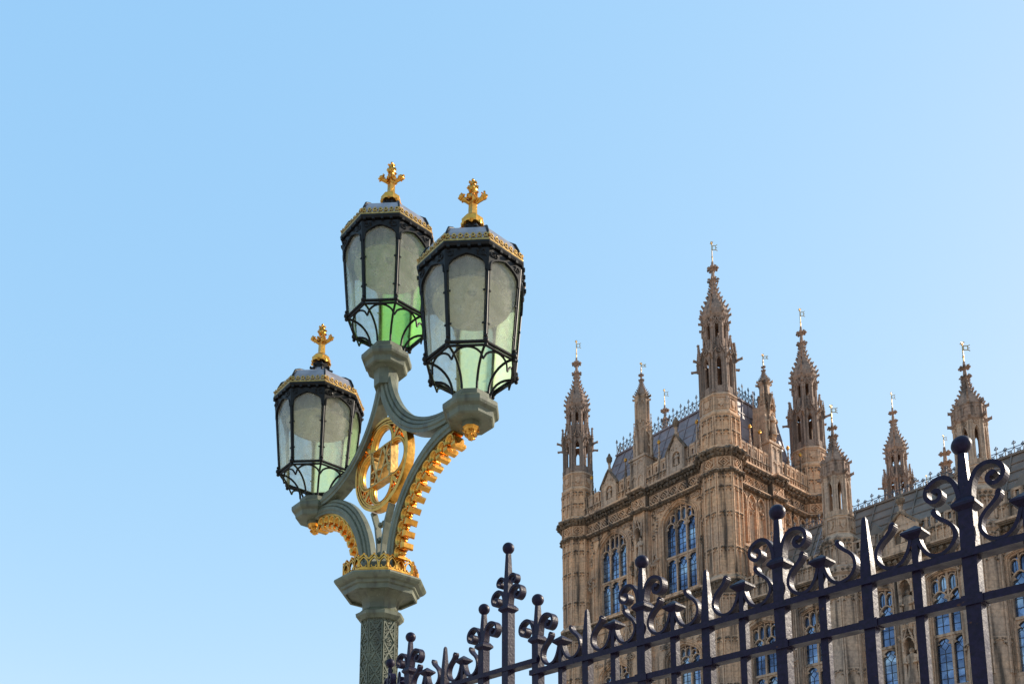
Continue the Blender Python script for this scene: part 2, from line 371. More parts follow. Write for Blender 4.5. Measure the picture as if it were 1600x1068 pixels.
# medallion
b = MB(); mz = 6.59
for r, th, y in ((.54, .032, .050), (.505, .02, .042), (.482, .016, .034)):
    b.ribbon(arc(0, mz, r, 0, 360, 56)[:-1], th, -y, y, closed=True)
for k in range(4):
    a = math.radians(90*k); cx, cz = .262*math.cos(a), mz+.262*math.sin(a)
    for r, th, y in ((.222, .026, .044), (.198, .016, .034)):
        b.ribbon(arc(cx, cz, r, 90*k-112, 90*k+112, 22), th, -y, y, smooth=True)
    a = math.radians(90*k+45)
    b.ribbon([(.34*math.cos(a), mz+.34*math.sin(a)), (.47*math.cos(a), mz+.47*math.sin(a))], .05, -.04, .04)
    for d in (-11, 11):
        b.ribbon(arc(.43*math.cos(a+math.radians(d)), mz+.43*math.sin(a+math.radians(d)), .03, 0, 360, 8)[:-1], .014, -.036, .036, closed=True)
med = b.build('medallion', GILT, lamp)
b = MB()
for k in range(4):                                      # concave sided frame of the panel
    a = 90*k+45
    p = lambda d, r: (r*math.cos(math.radians(a+d)), mz+r*math.sin(math.radians(a+d)))
    b.ribbon([p(-45, .205), p(-25, .225), p(0, .30), p(25, .225), p(45, .205)], .019, -.05, .05)
def stroke(P, w0=.042): b.ribbon([(x, mz+z) for x, z in P], w0, -.045, .045)
stroke([(-.20,.20),(-.165,.08),(-.10,-.08),(-.035,-.21)], .036); stroke([(.13,.20),(.085,.06),(.03,-.08),(-.035,-.21)], .024)
stroke([(-.13,-.20),(-.085,-.06),(-.03,.08),(.035,.21)], .024); stroke([(.20,-.20),(.165,-.08),(.10,.08),(.035,.21)], .036); stroke([(-.075,-.04),(.02,-.065),(.13,-.03)], .022)
for x, z in ((-.20,.20),(.13,.20),(-.13,-.20),(.20,-.20)): stroke([(x-.04, z), (x+.04, z)], .02)
for sx, sz in ((-1,-.4),(1,.4),(-1,.5),(1,-.5)):
    stroke(smooth_arc(sx*.175, sz*.2, .045, 40), .018)
b.build('monogram', DARKGILT, med)
b = MB()                                               # open pierced fillet in the fork below the medallion
for s_ in (-1, 1):
    b.ribbon([(s_*.03, 5.3), (s_*.05, 5.6), (s_*.10, 5.85), (s_*.19, 6.05)], .03, -.04, .04)
    for z, x in ((5.5,.0),(5.68,.0),(5.86,.0)): b.sphere((s_*.035, 0, z), .035, 8, 6)
b.build('fork_tracery', GREEN, lamp)

def pedestal(center=False):
    b = MB()
    b.lathe([(.10,-.33),(.10,-.285),(.235,-.285),(.25,-.27),(.258,-.215),(.27,-.205),(.295,-.19),(.305,-.165),(.305,-.125),(.285,-.105),(.225,-.06),(.205,-.05),(.205,0),(.17,.015)])
    if center: b.lathe([(.145,-.50),(.15,-.3),(.21,-.275)])
    return b
def pendant():
    b = MB(); b.lathe([(.082,-.345),(.09,-.33),(.09,-.315),(.08,-.305)]); b.lathe([(.0,-.47),(.03,-.455),(.05,-.41),(.075,-.36),(.08,-.345)], 8)
    for j in range(26):
        t = rnd.random(); a = rnd.uniform(0, 2*PI); r = .035+.045*t; b.blob((r*math.cos(a), r*math.sin(a), -.445+.09*t), .018)
    return b
def lantern_frame():
    b = MB(); V = lambda r, k, z: (r*math.cos(PI/8+k*PI/4), r*math.sin(PI/8+k*PI/4), z)
    for k in range(8):
        b.tube([V(.482,k,.33), V(.565,k,1.29)], .0145, 6); b.tube([V(.482,k,.335), V(.482,k+1,.335)], .017, 6)
        b.tube([V(.475,k,.30), V(.475,k+1,.30)], .013, 6)
        b.sphere(V(.495,k,.335), .032, 8, 6); b.sphere(V(.498,k,.385), .02, 8, 6); b.sphere(V(.495,k,.29), .022, 8, 6)
        L = []
        for i in range(9):                              # curved ribs down to the pedestal
            t = i/8*PI/2; L.append(V(.20+.27*(1-math.sin(t)), k, .005+.30*math.cos(t)))
        b.tube(L, .014, 5)
        L = []                                         # flat arch under each side of the ring
        p, q = Vector(V(.46,k,.14)), Vector(V(.46,k+1,.14))
        for i in range(11):
            t = i/10; z = .19+.11*math.sin(PI*t)**.6; rr = 1-(.30-z)*.9
            c = (p*(1-t)+q*t); L.append((c.x*rr, c.y*rr, z))
        b.tube(L, .012, 5)
    k_ = (.522-.4453)/.96
    for k in range(8):
        M = RZ(45*k) @ T(0, -.4453, 0); Sh = Matrix.Identity(4); Sh[1][2] = -k_; Sh[1][3] = .33*k_
        b.push(M @ Sh)
        b.arch_plate(-.212, .212, 1.07, 1.295, -.186, .186, 1.07, 1.12, 1.25, -.014, .012, 7, True)
        b.ribbon([(-.186,1.07)]+arch(-.186,.186,1.12,1.25,7)+[(.186,1.07)], .013, -.022, .006)
        b.ribbon([(-.188,1.08),(-.166,.345)], .009, -.010, .008); b.ribbon([(.188,1.08),(.166,.345)], .009, -.010, .008)
        for s_ in (-1, 1):
            for z in (.52, .86): b.cbox((s_*(.163 if z < .6 else .173), -.01, z), (.024, .012, .014))
            for j in range(6): b.blob((s_*rnd.uniform(.11,.195), -.016, rnd.uniform(1.215,1.28)), .015)
            b.ribbon(arc(s_*.165, 1.245, .026, 0, 360, 8)[:-1], .008, -.022, 0, closed=True)
        for j in range(4): b.box(-.2+.105*j, -.2+.105*j+.03, -.045, .0, 1.295, 1.325)
        b.pop()
    b.lathe([(.53,1.28),(.565,1.28),(.578,1.30),(.555,1.305),(.555,1.322),(.59,1.328),(.602,1.35),(.602,1.368),(.57,1.378),(.53,1.378)], caps=False)
    for k in range(8):                                  # ridge ribs on the cap
        L = [V(r, k, z) for r, z in CAPP]; b.tube(L, .013, 5)
    b.lathe([(.125,1.86),(.13,1.90),(.10,1.93),(.10,1.99)])
    for k in range(8):
        b.ribbon([(0,0),(0,.01)], .01, 0, .01)
        x, y, z = V(.135, k, 1.90); b.blob((x, y, z), .028); x, y, z = V(.155, k, 1.83); b.blob((x, y, z), .02)
    return b
CAPP = [(.555,1.375),(.555,1.43),(.545,1.51),(.505,1.595),(.42,1.655),(.31,1.70),(.215,1.755),(.155,1.82),(.125,1.89)]
def lantern_cap():
    b = MB(); b.lathe([(r-.01, z) for r, z in CAPP]); return b
def gallery():
    b = MB()
    for k in range(8):
        b.push(RZ(45*k) @ T(0, -.54, 0)); b.box(-.224, .224, -.012, .008, 1.374, 1.39)
        for i in range(7):
            x = -.192+.064*i
            b.ribbon(arc(x, 1.434, .017, 0, 360, 8)[:-1], .012, -.01, .008, closed=True)
            for dx, dz in ((-.02,0),(.02,0),(0,.024),(0,-.018)): b.blob((x+dx, -.001, 1.434+dz), .0125)
            b.ribbon([(x-.032,1.392),(x-.012,1.418)], .008, -.007, .006); b.ribbon([(x+.032,1.392),(x+.012,1.418)], .008, -.007, .006)
        b.pop(); b.blob((.583*math.cos(PI/8+k*PI/4), .583*math.sin(PI/8+k*PI/4), 1.44), .026)
    return b
def lantern_finial():
    b = MB(); b.lathe([(.085,1.98),(.13,1.985),(.135,2.005),(.12,2.02),(.125,2.06),(.075,2.11),(.05,2.115)])
    for k in range(8): b.blob((.118*math.cos(k*PI/4), .118*math.sin(k*PI/4), 1.985), .026)
    b.lathe([(.05,2.10),(.046,2.28),(.056,2.32),(.052,2.38)], 4, PI/4)
    for k in range(4):
        for j in range(5): b.blob((.055*math.cos(k*PI/2)+rnd.uniform(-.02,.02), .055*math.sin(k*PI/2)+rnd.uniform(-.02,.02), 2.33+rnd.uniform(-.03,.05)), .022)
    b.sphere((0, 0, 2.46), .05, 10, 8, (1, 1, 1.25)); b.sphere((0, 0, 2.52), .034, 8, 6); b.sphere((0, 0, 2.57), .018, 6, 4)
    for j in range(20):
        a = j*2.4; z = 2.40+.17*(j/20); r = .052*math.sqrt(max(.05, 1-((z-2.46)/.1)**2)); b.blob((r*math.cos(a), r*math.sin(a), z), .019)
    for k in (.5, 2.5):
        b.push(RZ(90*k-22.5*0)); b.tube([(.03,0,2.285),(.065,0,2.315),(.105,0,2.345)], [.02,.022,.026], 6)
        b.sphere((.122, 0, 2.362), .036, 8, 6, (1.0, 1.1, .85))
        for j in range(16): b.blob((.122+rnd.uniform(-.034,.034), rnd.uniform(-.036,.036), 2.362+rnd.uniform(-.032,.036)), .016)
        b.pop()
    return b
def pane_mb(k):
    b = MB(); V = lambda r, j, z: (r*math.cos(PI/8+j*PI/4), r*math.sin(PI/8+j*PI/4), z)
    r0, z0, r1, z1 = .472, .335, .556, 1.28
    A = [V(r0,k,z0), V(r0,k+1,z0), V(r1,k+1,z1), V(r1,k,z1)]
    c = Vector((0, 0, 0)); e = .006; B = [((Vector(p)-Vector((p[0],p[1],0)).normalized()*e))[:] for p in A]
    b.add(A+B, [(0,1,2,3),(7,6,5,4),(1,0,4,5),(2,1,5,6),(3,2,6,7),(0,3,7,4)]); return b
def reflector():
    b = MB(); b.lathe([(.05,1.235),(.20,1.20),(.34,1.145),(.42,1.09),(.425,1.075),(.41,1.085),(.33,1.13),(.19,1.185),(.05,1.215)], 32, 0, smooth=True, caps=False); return b
def make_lantern(x, z, first=None, green=False):
    if first:
        o = dup(first, lamp); o.location = (x, 0, z); return o
    o = lantern_frame().build('lantern', IRON, lamp); o.location = (x, 0, z)
    lantern_cap().build('cap', CAP, o); gallery().build('gallery', DARKGILT, o); lantern_finial().build('finial', GILT, o)  # gallery takes the darker gilding: its backlit shade is put into the colour
    for k in range(8): pane_mb(k).build('glass_pane', (GGLASS if green else PGLASS) if k in (0, 1, 2) else LGLASS, o)
    reflector().build('reflector', ENAMEL, o)
    return o
L1 = make_lantern(1.62, 6.69); make_lantern(-1.63, 6.725, L1); make_lantern(0, 8.07, None, True)
p1 = pedestal().build('lantern_pedestal', GREEN, lamp); p1.location = (1.62, 0, 6.69)
p2 = p1.copy(); COL.objects.link(p2); p2.location = (-1.63, 0, 6.725)
p3 = pedestal(True).build('lantern_pedestal', GREEN, lamp); p3.location = (0, 0, 8.07)
q1 = pendant().build('pendant', GILT, lamp); q1.location = (1.62, 0, 6.69)
q2 = q1.copy(); COL.objects.link(q2); q2.location = (-1.63, 0, 6.725)

# ================================================================== THE RAILINGS
fence = tag(empty('iron_railings', (2.3063, 4.0, 0), 138.13), 'dark violet wrought iron railings with ball finials, scrolls and spikes running across the foreground', 'fence')
def spiral(sg, x0, z0, sc=1):
    P = [(.026,3.645),(.031,3.69),(.044,3.735),(.068,3.772),(.104,3.789),(.145,3.782),(.176,3.757),(.186,3.722),(.176,3.69),(.15,3.672),(.124,3.677),(.112,3.698),(.117,3.72),(.134,3.728),(.146,3.718)]
    Q = []
    for i in range(len(P)-1):                           # Catmull-Rom through the control points
        p0, p1, p2, p3 = P[max(i-1,0)], P[i], P[i+1], P[min(i+2,len(P)-1)]
        for j in range(3):
            t = j/3; Q.append(tuple(.5*((2*p1[c])+(-p0[c]+p2[c])*t+(2*p0[c]-5*p1[c]+4*p2[c]-p3[c])*t*t+(-p0[c]+3*p1[c]-3*p2[c]+p3[c])*t**3) for c in (0, 1)))
    Q.append(P[-1])
    return [(x0+sg*(x*sc), 3.645+(z-3.645)*sc+z0) for x, z in Q]
def post_bar(x, hw, z0, z1):
    b = MB(); b.box(x-hw, x+hw, -hw, hw, z0, z1); return b
def make_post(x, dz=0, M=None):
    b = MB(M); b.box(x-.035, x+.035, -.035, .035, .12, 3.60+dz)
    z = 3.60+dz
    b.loft([[(x+sx*a, sy*a, z+h) for sx, sy in ((-1,-1),(1,-1),(1,1),(-1,1))] for a, h in ((.036,-.022),(.057,-.002),(.057,.014),(.038,.04))])
    b.loft([[(x+sx*a, sy*a, z+h) for sx, sy in ((-1,-1),(1,-1),(1,1),(-1,1))] for a, h in ((.030,.035),(.016,.30))])
    o = b.build('post', FENCE, fence)
    s = MB(M); s.sphere((x, 0, 3.937+dz), .049, 20, 14); s.build('ball_finial', FENCE, o)
    for sg in (-1, 1):
        s = MB(M); P = spiral(sg, x, dz); n = len(P)
        s.ribbon(P, [.022]*(n-6)+[.024,.026,.028,.03,.03,.024], -.03, .03, smooth=False); s.build('scroll', FENCE, o)
    return o
def make_spike(x, dz=0, M=None):
    b = MB(M); b.box(x-.030, x+.030, -.030, .030, .12, 3.40+dz)
    b.loft([[(x+sx*a, sy*a, z+dz) for sx, sy in ((-1,-1),(1,-1),(1,1),(-1,1))] for a, z in ((.030,3.40),(.026,3.50),(.012,3.71),(.006,3.726))])
    b.build('spike', FENCE, fence)
LY = [(.012,3.545),(.02,3.50),(.036,3.45),(.065,3.405),(.105,3.385),(.15,3.392),(.185,3.42),(.203,3.462),(.197,3.508),(.172,3.545),(.14,3.572),(.116,3.60),(.108,3.625)]
def smooth_path(P, k=3):
    Q = []
    for i in range(len(P)-1):
        p0, p1, p2, p3 = P[max(i-1,0)], P[i], P[i+1], P[min(i+2,len(P)-1)]
        for j in range(k):
            t = j/k; Q.append(tuple(.5*((2*p1[c])+(-p0[c]+p2[c])*t+(2*p0[c]-5*p1[c]+4*p2[c]-p3[c])*t*t+(-p0[c]+3*p1[c]-3*p2[c]+p3[c])*t**3) for c in (0, 1)))
    return Q+[P[-1]]
LYS = smooth_path(LY)
def make_picket(x, dz=0, gap=.2625, M=None):
    b = MB(M); b.box(x-.0225, x+.0225, -.0225, .0225, .12, 3.36+dz); b.box(x-.016, x+.016, -.0225, .0225, 3.36+dz, 3.535+dz)
    z = 3.535+dz
    b.loft([[(x+sx*a, sy*a, z+h) for sx, sy in ((-1,-1),(1,-1),(1,1),(-1,1))] for a, h in ((.022,-.03),(.056,.0),(.056,.012),(.004,.052))])
    o = b.build('picket', FENCE, fence)
    k = (gap-.04)/.2225
    for sg in (-1, 1):
        s = MB(M); n = len(LYS); th = [.019]*(n-7)+[.02,.021,.022,.024,.026,.028,.022]
        s.ribbon([(x+sg*px*k, pz+dz) for px, pz in LYS], th, -.025, .025)
        s.push(T(x+sg*LYS[-1][0]*k, 0, LYS[-1][1]+dz) @ Matrix.Rotation(PI/2, 4, 'X')); s.lathe([(.006,-.027),(.014,-.022),(.014,.022),(.006,.027)], 10, 0, smooth=True); s.pop()
        s.build('lyre_scroll', FENCE, o)
S = 1.05
for i in range(-2, 4):                                  # main run: a ball post every bay, spike midway, capped pickets between
    x = S*i-2*S+S*0 if False else -(S*(i))
    make_post(x)
    if i < 3:
        make_spike(x-S/2); make_picket(x-S/4); make_picket(x-3*S/4)
XL = -3.163                                             # raised run beyond the last bay
DZ = .09
def tall_post(x):
    b = MB(); b.box(x-.038, x+.038, -.038, .038, .12, 3.93)
    for a0, zz in ((0, 3.94),):
        b.loft([[(x+sx*a, sy*a, zz+h) for sx, sy in ((-1,-1),(1,-1),(1,1),(-1,1))] for a, h in ((.039,-.022),(.06,-.002),(.06,.014),(.040,.04))])
        b.loft([[(x+sx*a, sy*a, zz+h) for sx, sy in ((-1,-1),(1,-1),(1,1),(-1,1))] for a, h in ((.034,.035),(.016,.50))])
    o = b.build('tall_post', FENCE, fence)
    s = MB(); s.sphere((x, 0, 4.475), .05, 20, 14); s.build('ball_finial', FENCE, o)
    for sg in (-1, 1):
        s = MB(); s.ribbon(spiral(sg, x, .34, .95), .022, -.03, .03); s.build('scroll', FENCE, o)
        s = MB(); s.ribbon([(p[0], p[1]+.155) for p in spiral(sg, x, .34, .62)], .017, -.026, .026); s.build('scroll', FENCE, o)
tall_post(-3.50); make_post(-3.81, DZ)
make_spike(-4.345, DZ); make_picket(-4.08, DZ); make_picket(-4.615, DZ); make_post(-4.888, DZ)
# return run, turning away from the pavement behind the last post
RET = Vector((0, 0, 0))
MR = T(-4.888, 0, 0) @ RZ(180-22.6)
for j, kind in enumerate(('k','s','k','p','k','s','k','p')):
    x = .247*(j+1)
    if kind == 'k': make_picket(x, DZ, .247, MR)
    if kind == 's': make_spike(x, DZ, M=MR)
    if kind == 'p': make_post(x, DZ, M=MR)
def rail(x0, x1, z0, z1, hw, M=None, sleeves=()):
    b = MB(M); b.box(x0, x1, -hw, hw, z0, z1)
    for x in sleeves: b.box(x-.05, x+.05, -hw-.007, hw+.007, z0-.006, z1+.006)
    b.build('rail', FENCE, fence)
SL = [-(S/2)*i for i in range(-3, 6)]
rail(-3.205, 2.3, 3.328, 3.368, .047); rail(-3.205, 2.3, 3.085, 3.125, .040, sleeves=SL); rail(-3.205, 2.3, .30, .34, .04, sleeves=SL)
rail(-4.95, -3.12, 3.42, 3.458, .046); rail(-4.95, -3.207, 3.12, 3.16, .040); rail(-4.95, -3.207, .35, .39, .04)
rail(.05, 2.4, 3.42, 3.458, .046, MR); rail(.05, 2.4, 3.12, 3.16, .040, MR); rail(.05, 2.4, .35, .39, .04, MR)
b = MB(); b.box(-5.2, 2.4, -.14, .14, .118, .22); b.build('kerb_stone', KERBM, fence)

# ================================================================== THE PALACE: shared pieces
PAL = hv(141.1)
OX, OY = 15.8, 59.2
tower = tag(empty('gothic_tower', (OX, OY, 0), 141.1), 'tall square limestone tower with four spired corner turrets and a steep lead roof', 'tower')
wing = tag(empty('palace_wing', (OX, OY, 0), 141.1), 'lower limestone palace wing with battlements and two slim turrets at the right, behind the railings', 'building')
def lump_row(b, x0, x1, y, z, step, r):
    n = max(1, int((x1-x0)/step))
    for i in range(n): b.blob((x0+(i+.5)*(x1-x0)/n+rnd.uniform(-.04, .04), y, z+rnd.uniform(-.06, .06)), r)
def moulding(b, x0, x1, steps):
    """horizontal string: steps of (y_front, z0, z1) butted on each other"""
    for y, z0, z1 in steps: b.box(x0, x1, y, .3, z0, z1)
def diamonds(b, x0, x1, z0, z1, y, pitch):
    """frieze of square panels, each with a raised lozenge round a carved boss"""
    n = max(1, round((x1-x0)/pitch)); p = (x1-x0)/n; h = (z1-z0)/2; zc = (z0+z1)/2
    b.box(x0-.05, x1+.05, y-.12, y, z0, z0+.07); b.box(x0-.05, x1+.05, y-.12, y, z1-.07, z1)
    for i in range(n):
        x = x0+(i+.5)*p; r = min(p*.46, h*.86)
        b.ribbon([(x-r, zc), (x, zc+r), (x+r, zc), (x, zc-r)], .10, y-.14, y, closed=True)
        b.ribbon([(x-r*.36, zc), (x, zc+r*.36), (x+r*.36, zc), (x, zc-r*.36)], .07, y-.12, y, closed=True)
        for sx in (-1, 1):
            for sz in (-1, 1): b.prism([(x+sx*p*.46, zc+sz*h*.84), (x+sx*p*.16, zc+sz*h*.84), (x+sx*p*.46, zc+sz*h*.42)][::-sx*sz], y-.08, y)
        b.box(x-p/2-.045, x-p/2+.045, y-.13, y, z0, z1)
    b.box(x1-.045, x1+.045, y-.13, y, z0, z1)
def blind(b, x0, x1, z0, z1, n, y, d=.12, head=.45, mids=(), rib=.05, s=None):
    """blind panelling: ribs with small cusped heads standing d proud of y"""
    p = (x1-x0)/n
    for i in range(n+1): b.box(x0+i*p-rib, x0+i*p+rib, y-d, y, z0, z1)
    for zt in (z1,)+tuple(mids):
        for i in range(n):
            a, c = x0+i*p+rib, x0+(i+1)*p-rib
            b.arch_plate(a, c, zt-head, zt, a+.015, c-.015, zt-head, zt-head+.02, zt-.10, y-d*.75, y, 4)
            m = (a+c)/2; w_ = (c-a)/2
            q = s or b
            for s_ in (-1, 1):
                b.blob((m+s_*w_*.55, y-d*.6, zt-head*.62), min(.07, w_*.3))
                if s: q.blob((m+s_*w_*.72, y-d*.85, zt-head*.22), .09); q.blob((m+s_*w_*.35, y-d*.8, zt-head*.12), .08); q.blob((m+s_*w_*.8, y-d*.7, zt-head*.75), .07)
            if zt != z1: b.box(a, c, y-d*.9, y, zt, zt+.07)
def crockets(b, p0, p1, n, r):
    for i in range(n):
        t = (i+.5)/n; c = [p0[j]+(p1[j]-p0[j])*t for j in range(3)]; b.blob(c, r*(1-.35*t))
def statue(b, x, y, z, h):
    """robed stone figure: one lofted body with folds, sloping shoulders, head and bent arms"""
    P = [(0,.15,.13),(.05,.16,.14),(.25,.135,.12),(.45,.12,.10),(.58,.135,.10),(.70,.15,.10),(.775,.16,.095),(.815,.12,.08),(.835,.05,.05),(.86,.046,.05),(.885,.062,.066),(.93,.068,.074),(.97,.055,.06),(1.0,.015,.015)]
    rings = []
    for t, rx, ry in P:
        R = []
        for k in range(14):
            a = 2*PI*k/14; f = 1+(.09*math.cos(a*5+t*6) if t < .6 else 0); R.append((x+rx*h*f*math.cos(a), y+ry*h*f*math.sin(a), z+t*h))
        rings.append(R)
    b.loft(rings, True, True)
    for s_ in (-1, 1): b.tube([(x+s_*.15*h, y, z+.77*h), (x+s_*.19*h, y-.05*h, z+.60*h), (x+s_*.07*h, y-.15*h, z+.56*h)], [.05*h, .045*h, .035*h], 6)
def niche_canopy(b, x, y, z, w):
    """crocketed canopy over a statue"""
    for k in range(3): b.ribbon(arch(x-w/2, x+w/2, z-.1, z+w*.55, 4), .06, y-.22+.08*k, y-.16+.08*k)
    b.ribbon([(x-w/2,z),(x,z+w*1.5),(x+w/2,z)], .08, y-.25, y-.12)
    for s_ in (-1, 1):
        crockets(b, (x+s_*w/2, y-.2, z), (x, y-.2, z+w*1.5), 5, .10)
        b.lathe([(.07,z-.5),(.07,z+w*.9),(.02,z+w*1.6)], 6, c=(x+s_*w*.55, y-.12))
    b.blob((x, y-.2, z+w*1.6), .13)
def corbel(b, x, y, z, r):
    b.loft([[(x-r,y,z),(x+r,y,z),(x+r,y-r*1.2,z),(x-r,y-r*1.2,z)],[(x-r*.4,y,z-r*1.6),(x+r*.4,y,z-r*1.6),(x+r*.4,y-r*.3,z-r*1.6),(x-r*.4,y-r*.3,z-r*1.6)]])
    lump_row(b, x-r, x+r, y-r*.8, z-r*.7, r*.5, r*.35)
def pinnacle(b, x, y, z0, z1, r, tip=True):
    b.lathe([(r,z0),(r,z0+(z1-z0)*.35),(r*1.25,z0+(z1-z0)*.38),(r*1.2,z0+(z1-z0)*.42),(r*.75,z0+(z1-z0)*.5),(r*.2,z1-.1)], 4, PI/4, (x, y))
    for k in range(4):
        a = PI/4+k*PI/2; crockets(b, (x+r*math.cos(a), y+r*math.sin(a), z0+(z1-z0)*.5), (x+r*.25*math.cos(a), y+r*.25*math.sin(a), z1-.15), 4, r*.38)
    b.blob((x, y, z1-.05), r*.55)
def gilt_tip(b, x, y, z, s=1):
    b.sphere((x, y, z), .13*s, 10, 6, (1, 1, .8)); b.sphere((x, y, z+.17*s), .09*s, 8, 6)
    for j in range(6): b.blob((x+.1*s*math.cos(j), y+.1*s*math.sin(j), z+.09*s), .06*s)
def battlement(b, x0, x1, zb, y, n, wall=.75, mh=1.1, th=.22, s=None):
    """pierced parapet: panelled wall with tall capped merlons"""
    b.box(x0, x1, y, y+th, zb, zb+wall)
    blind(b, x0, x1, zb+.05, zb+wall, n*2, y, .09, .34, (), .04, s)
    p = (x1-x0)/n
    for i in range(n):
        a, c = x0+i*p+p*.16, x0+(i+1)*p-p*.16
        b.arch_plate(a, c, zb+wall, zb+wall+mh*.8, (a+c)/2-.1, (a+c)/2+.1, zb+wall+.2, zb+wall+.5, zb+wall+.7, y, y+th*.9, 3, True, True)
        b.box(a-.04, c+.04, y-.05, y+th, zb+wall+mh*.8, zb+wall+mh*.9); b.box(a-.01, c+.01, y-.02, y+th-.03, zb+wall+mh*.9, zb+wall+mh)
        for s_ in (a, c): b.box(s_-.035, s_+.035, y-.05, y+.02, zb+wall, zb+wall+mh*.8)
        if i < n-1: b.box(c+.045, c+p*.32-.045, y-.03, y+th, zb+wall, zb+wall+.12)
def gable_niche(b, x, y, zb, h, w, s):
    """stepped gable with a statue niche breaking the parapet"""
    b.arch_plate(x-w/2, x+w/2, zb, zb+h*.55, x-w*.24, x+w*.24, zb+.5, zb+h*.40, zb+h*.52, y-.12, y+.14, 5, False, True)
    b.box(x-w*.24, x+w*.24, y+.1, y+.2, zb+.3, zb+h*.55)
    b.prism([(x-w/2,zb+h*.55),(x+w/2,zb+h*.55),(x+w*.12,zb+h*.82),(x+w*.1,zb+h),(x-w*.1,zb+h),(x-w*.12,zb+h*.82)], y-.10, y+.16)
    s.ribbon([(x-w*.62,zb+h*.50),(x-w*.56,zb+h*.58),(x-w*.16,zb+h*.86),(x,zb+h*.95),(x+w*.16,zb+h*.86),(x+w*.56,zb+h*.58),(x+w*.62,zb+h*.50)], .13, y-.24, y+.05)
    s.box(x-w*.24, x+w*.24, y+.06, y+.1, zb+.3, zb+h*.54)  # dark niche back: the shade of its depth is painted in
    for s_ in (-1, 1):
        b.box(x+s_*w*.5-.09, x+s_*w*.5+.09, y-.2, y+.05, zb, zb+h*.62); crockets(b, (x+s_*w*.5, y-.12, zb+h*.6), (x, y-.12, zb+h*.98), 6, .11)
    b.lathe([(.13,zb+h*.9),(.11,zb+h*1.12),(.16,zb+h*1.14)], 8, c=(x, y)); s.lathe([(.10,zb+h*1.14),(.26,zb+h*1.22),(.28,zb+h*1.29),(.18,zb+h*1.33),(.06,zb+h*1.42)], 8, c=(x, y)); statue(b, x, y-.02, zb+.55, h*.33)
    for j in range(8): b.blob((x+rnd.uniform(-.3,.3)*w, y-.12, zb+h*rnd.uniform(.58,.7)), .08)
def window(parent, F, xc, half, sill, trans, spring, apex, lights, y, name='window', bars=5):
    """stone mullioned window with transom, cusped heads and panel tracery; the pane is its child"""
    b = MB(F); n = lights; p = 2*half/n; y0, y1 = y-.20, y-.02; MW = .065
    A = arch(xc-half, xc+half, spring, apex, 10)
    def top(x):
        for q, r in zip(A[:-1], A[1:]):
            if q[0] <= x <= r[0]+1e-6: return q[1]+(r[1]-q[1])*(x-q[0])/max(1e-6, r[0]-q[0])
        return spring
    b.ribbon([(xc-half,sill)]+A+[(xc+half,sill)], .16, y0-.05, y1)
    b.box(xc-half, xc+half, y0-.22, y1, sill-.16, sill+.03)
    for i in range(1, n): b.box(xc-half+i*p-MW, xc-half+i*p+MW, y0, y1, sill, top(xc-half+i*p)-.02)
    b.box(xc-half, xc+half, y0-.05, y1, trans, trans+.16)
    hz = spring-.15 if n == 3 else spring-1.15
    for i in range(n):
        a, c = xc-half+i*p+MW*.6, xc-half+(i+1)*p-MW*.6; m = (a+c)/2; w_ = (c-a)/2
        b.arch_plate(a, c, trans-.62, trans, a+.02, c-.02, trans-.62, trans-.58, trans-.08, y0+.03, y1-.04, 5)
        for s_ in (-1, 1): b.prism([(m+s_*w_*1.0,trans-.50),(m+s_*w_*.45,trans-.42),(m+s_*w_*.9,trans-.2)][::s_], y0+.06, y1-.06)
        b.ribbon(arch(a, c, hz-.25, hz+.38, 6), .085, y0, y1)
        for s_ in (-1, 1): b.prism([(m+s_*w_*1.0,hz-.22),(m+s_*w_*.42,hz-.06),(m+s_*w_*.8,hz+.18)][::s_], y0+.05, y1-.05)
        zt = top(m)
        if zt-hz > .55: b.box(m-.04, m+.04, y0+.02, y1, hz+.36, zt-.02)
        for s_ in (-1, 1):                              # pairs of small lights above
            a2, c2 = (m, c) if s_ > 0 else (a, m); z2 = min(top(a2), top(c2))-.12
            if z2-hz > .5:
                b.ribbon(arch(a2+.03, c2-.03, z2-.26, z2, 4), .06, y0+.02, y1)
                b.ribbon(arc((a2+c2)/2, hz+.42, (c2-a2)*.35, 180, 360, 5), .05, y0+.03, y1)
    w_ = b.build(name, PALE, parent)
    b = MB(F); yg = y+.0
    b.prism([(xc-half,sill)]+[(xc+half,sill)]+[(q[0], q[1]) for q in A[::-1]], yg, yg+.04)
    b.mat = 1; t = .016
    for i in range(n):
        a, c = xc-half+i*p+MW, xc-half+(i+1)*p-MW; m = (a+c)/2; w2 = (c-a)/2
        for z0, z1 in ((sill, trans-.05), (trans+.16, hz+.3)):
            dz = .95; k = max(2, round((z1-dz-z0)/.48))
            b.box(m-t, m+t, yg-.03, yg-.002, z0, z1-dz+.06)
            for j in range(1, k+1): b.box(a, c, yg-.028, yg-.003, z0+(z1-dz-z0)*j/k-t, z0+(z1-dz-z0)*j/k+t)
            zc = z1-.48; r = w2*.52
            b.ribbon([(m-r,zc),(m,zc+r*1.25),(m+r,zc),(m,zc-r*1.25)], t*2, yg-.03, yg-.002, closed=True)
            b.ribbon([(m,zc-r*1.25),(m,z1-dz)], t*2, yg-.026, yg-.004); b.ribbon([(m-r,zc),(a,zc-.12)], t*2, yg-.026, yg-.004); b.ribbon([(m+r,zc),(c,zc-.12)], t*2, yg-.026, yg-.004); b.ribbon([(m,zc+r*1.25),(m,z1)], t*2, yg-.026, yg-.004)
        if top(m)-hz > .9:
            for q in (a+w2*.5, c-w2*.5): b.box(q-t*.8, q+t*.8, yg-.026, yg-.004, hz+.45, min(top(a), top(c))-.1)
    b.build('pane', [WGLASS, CAME], w_); return w_
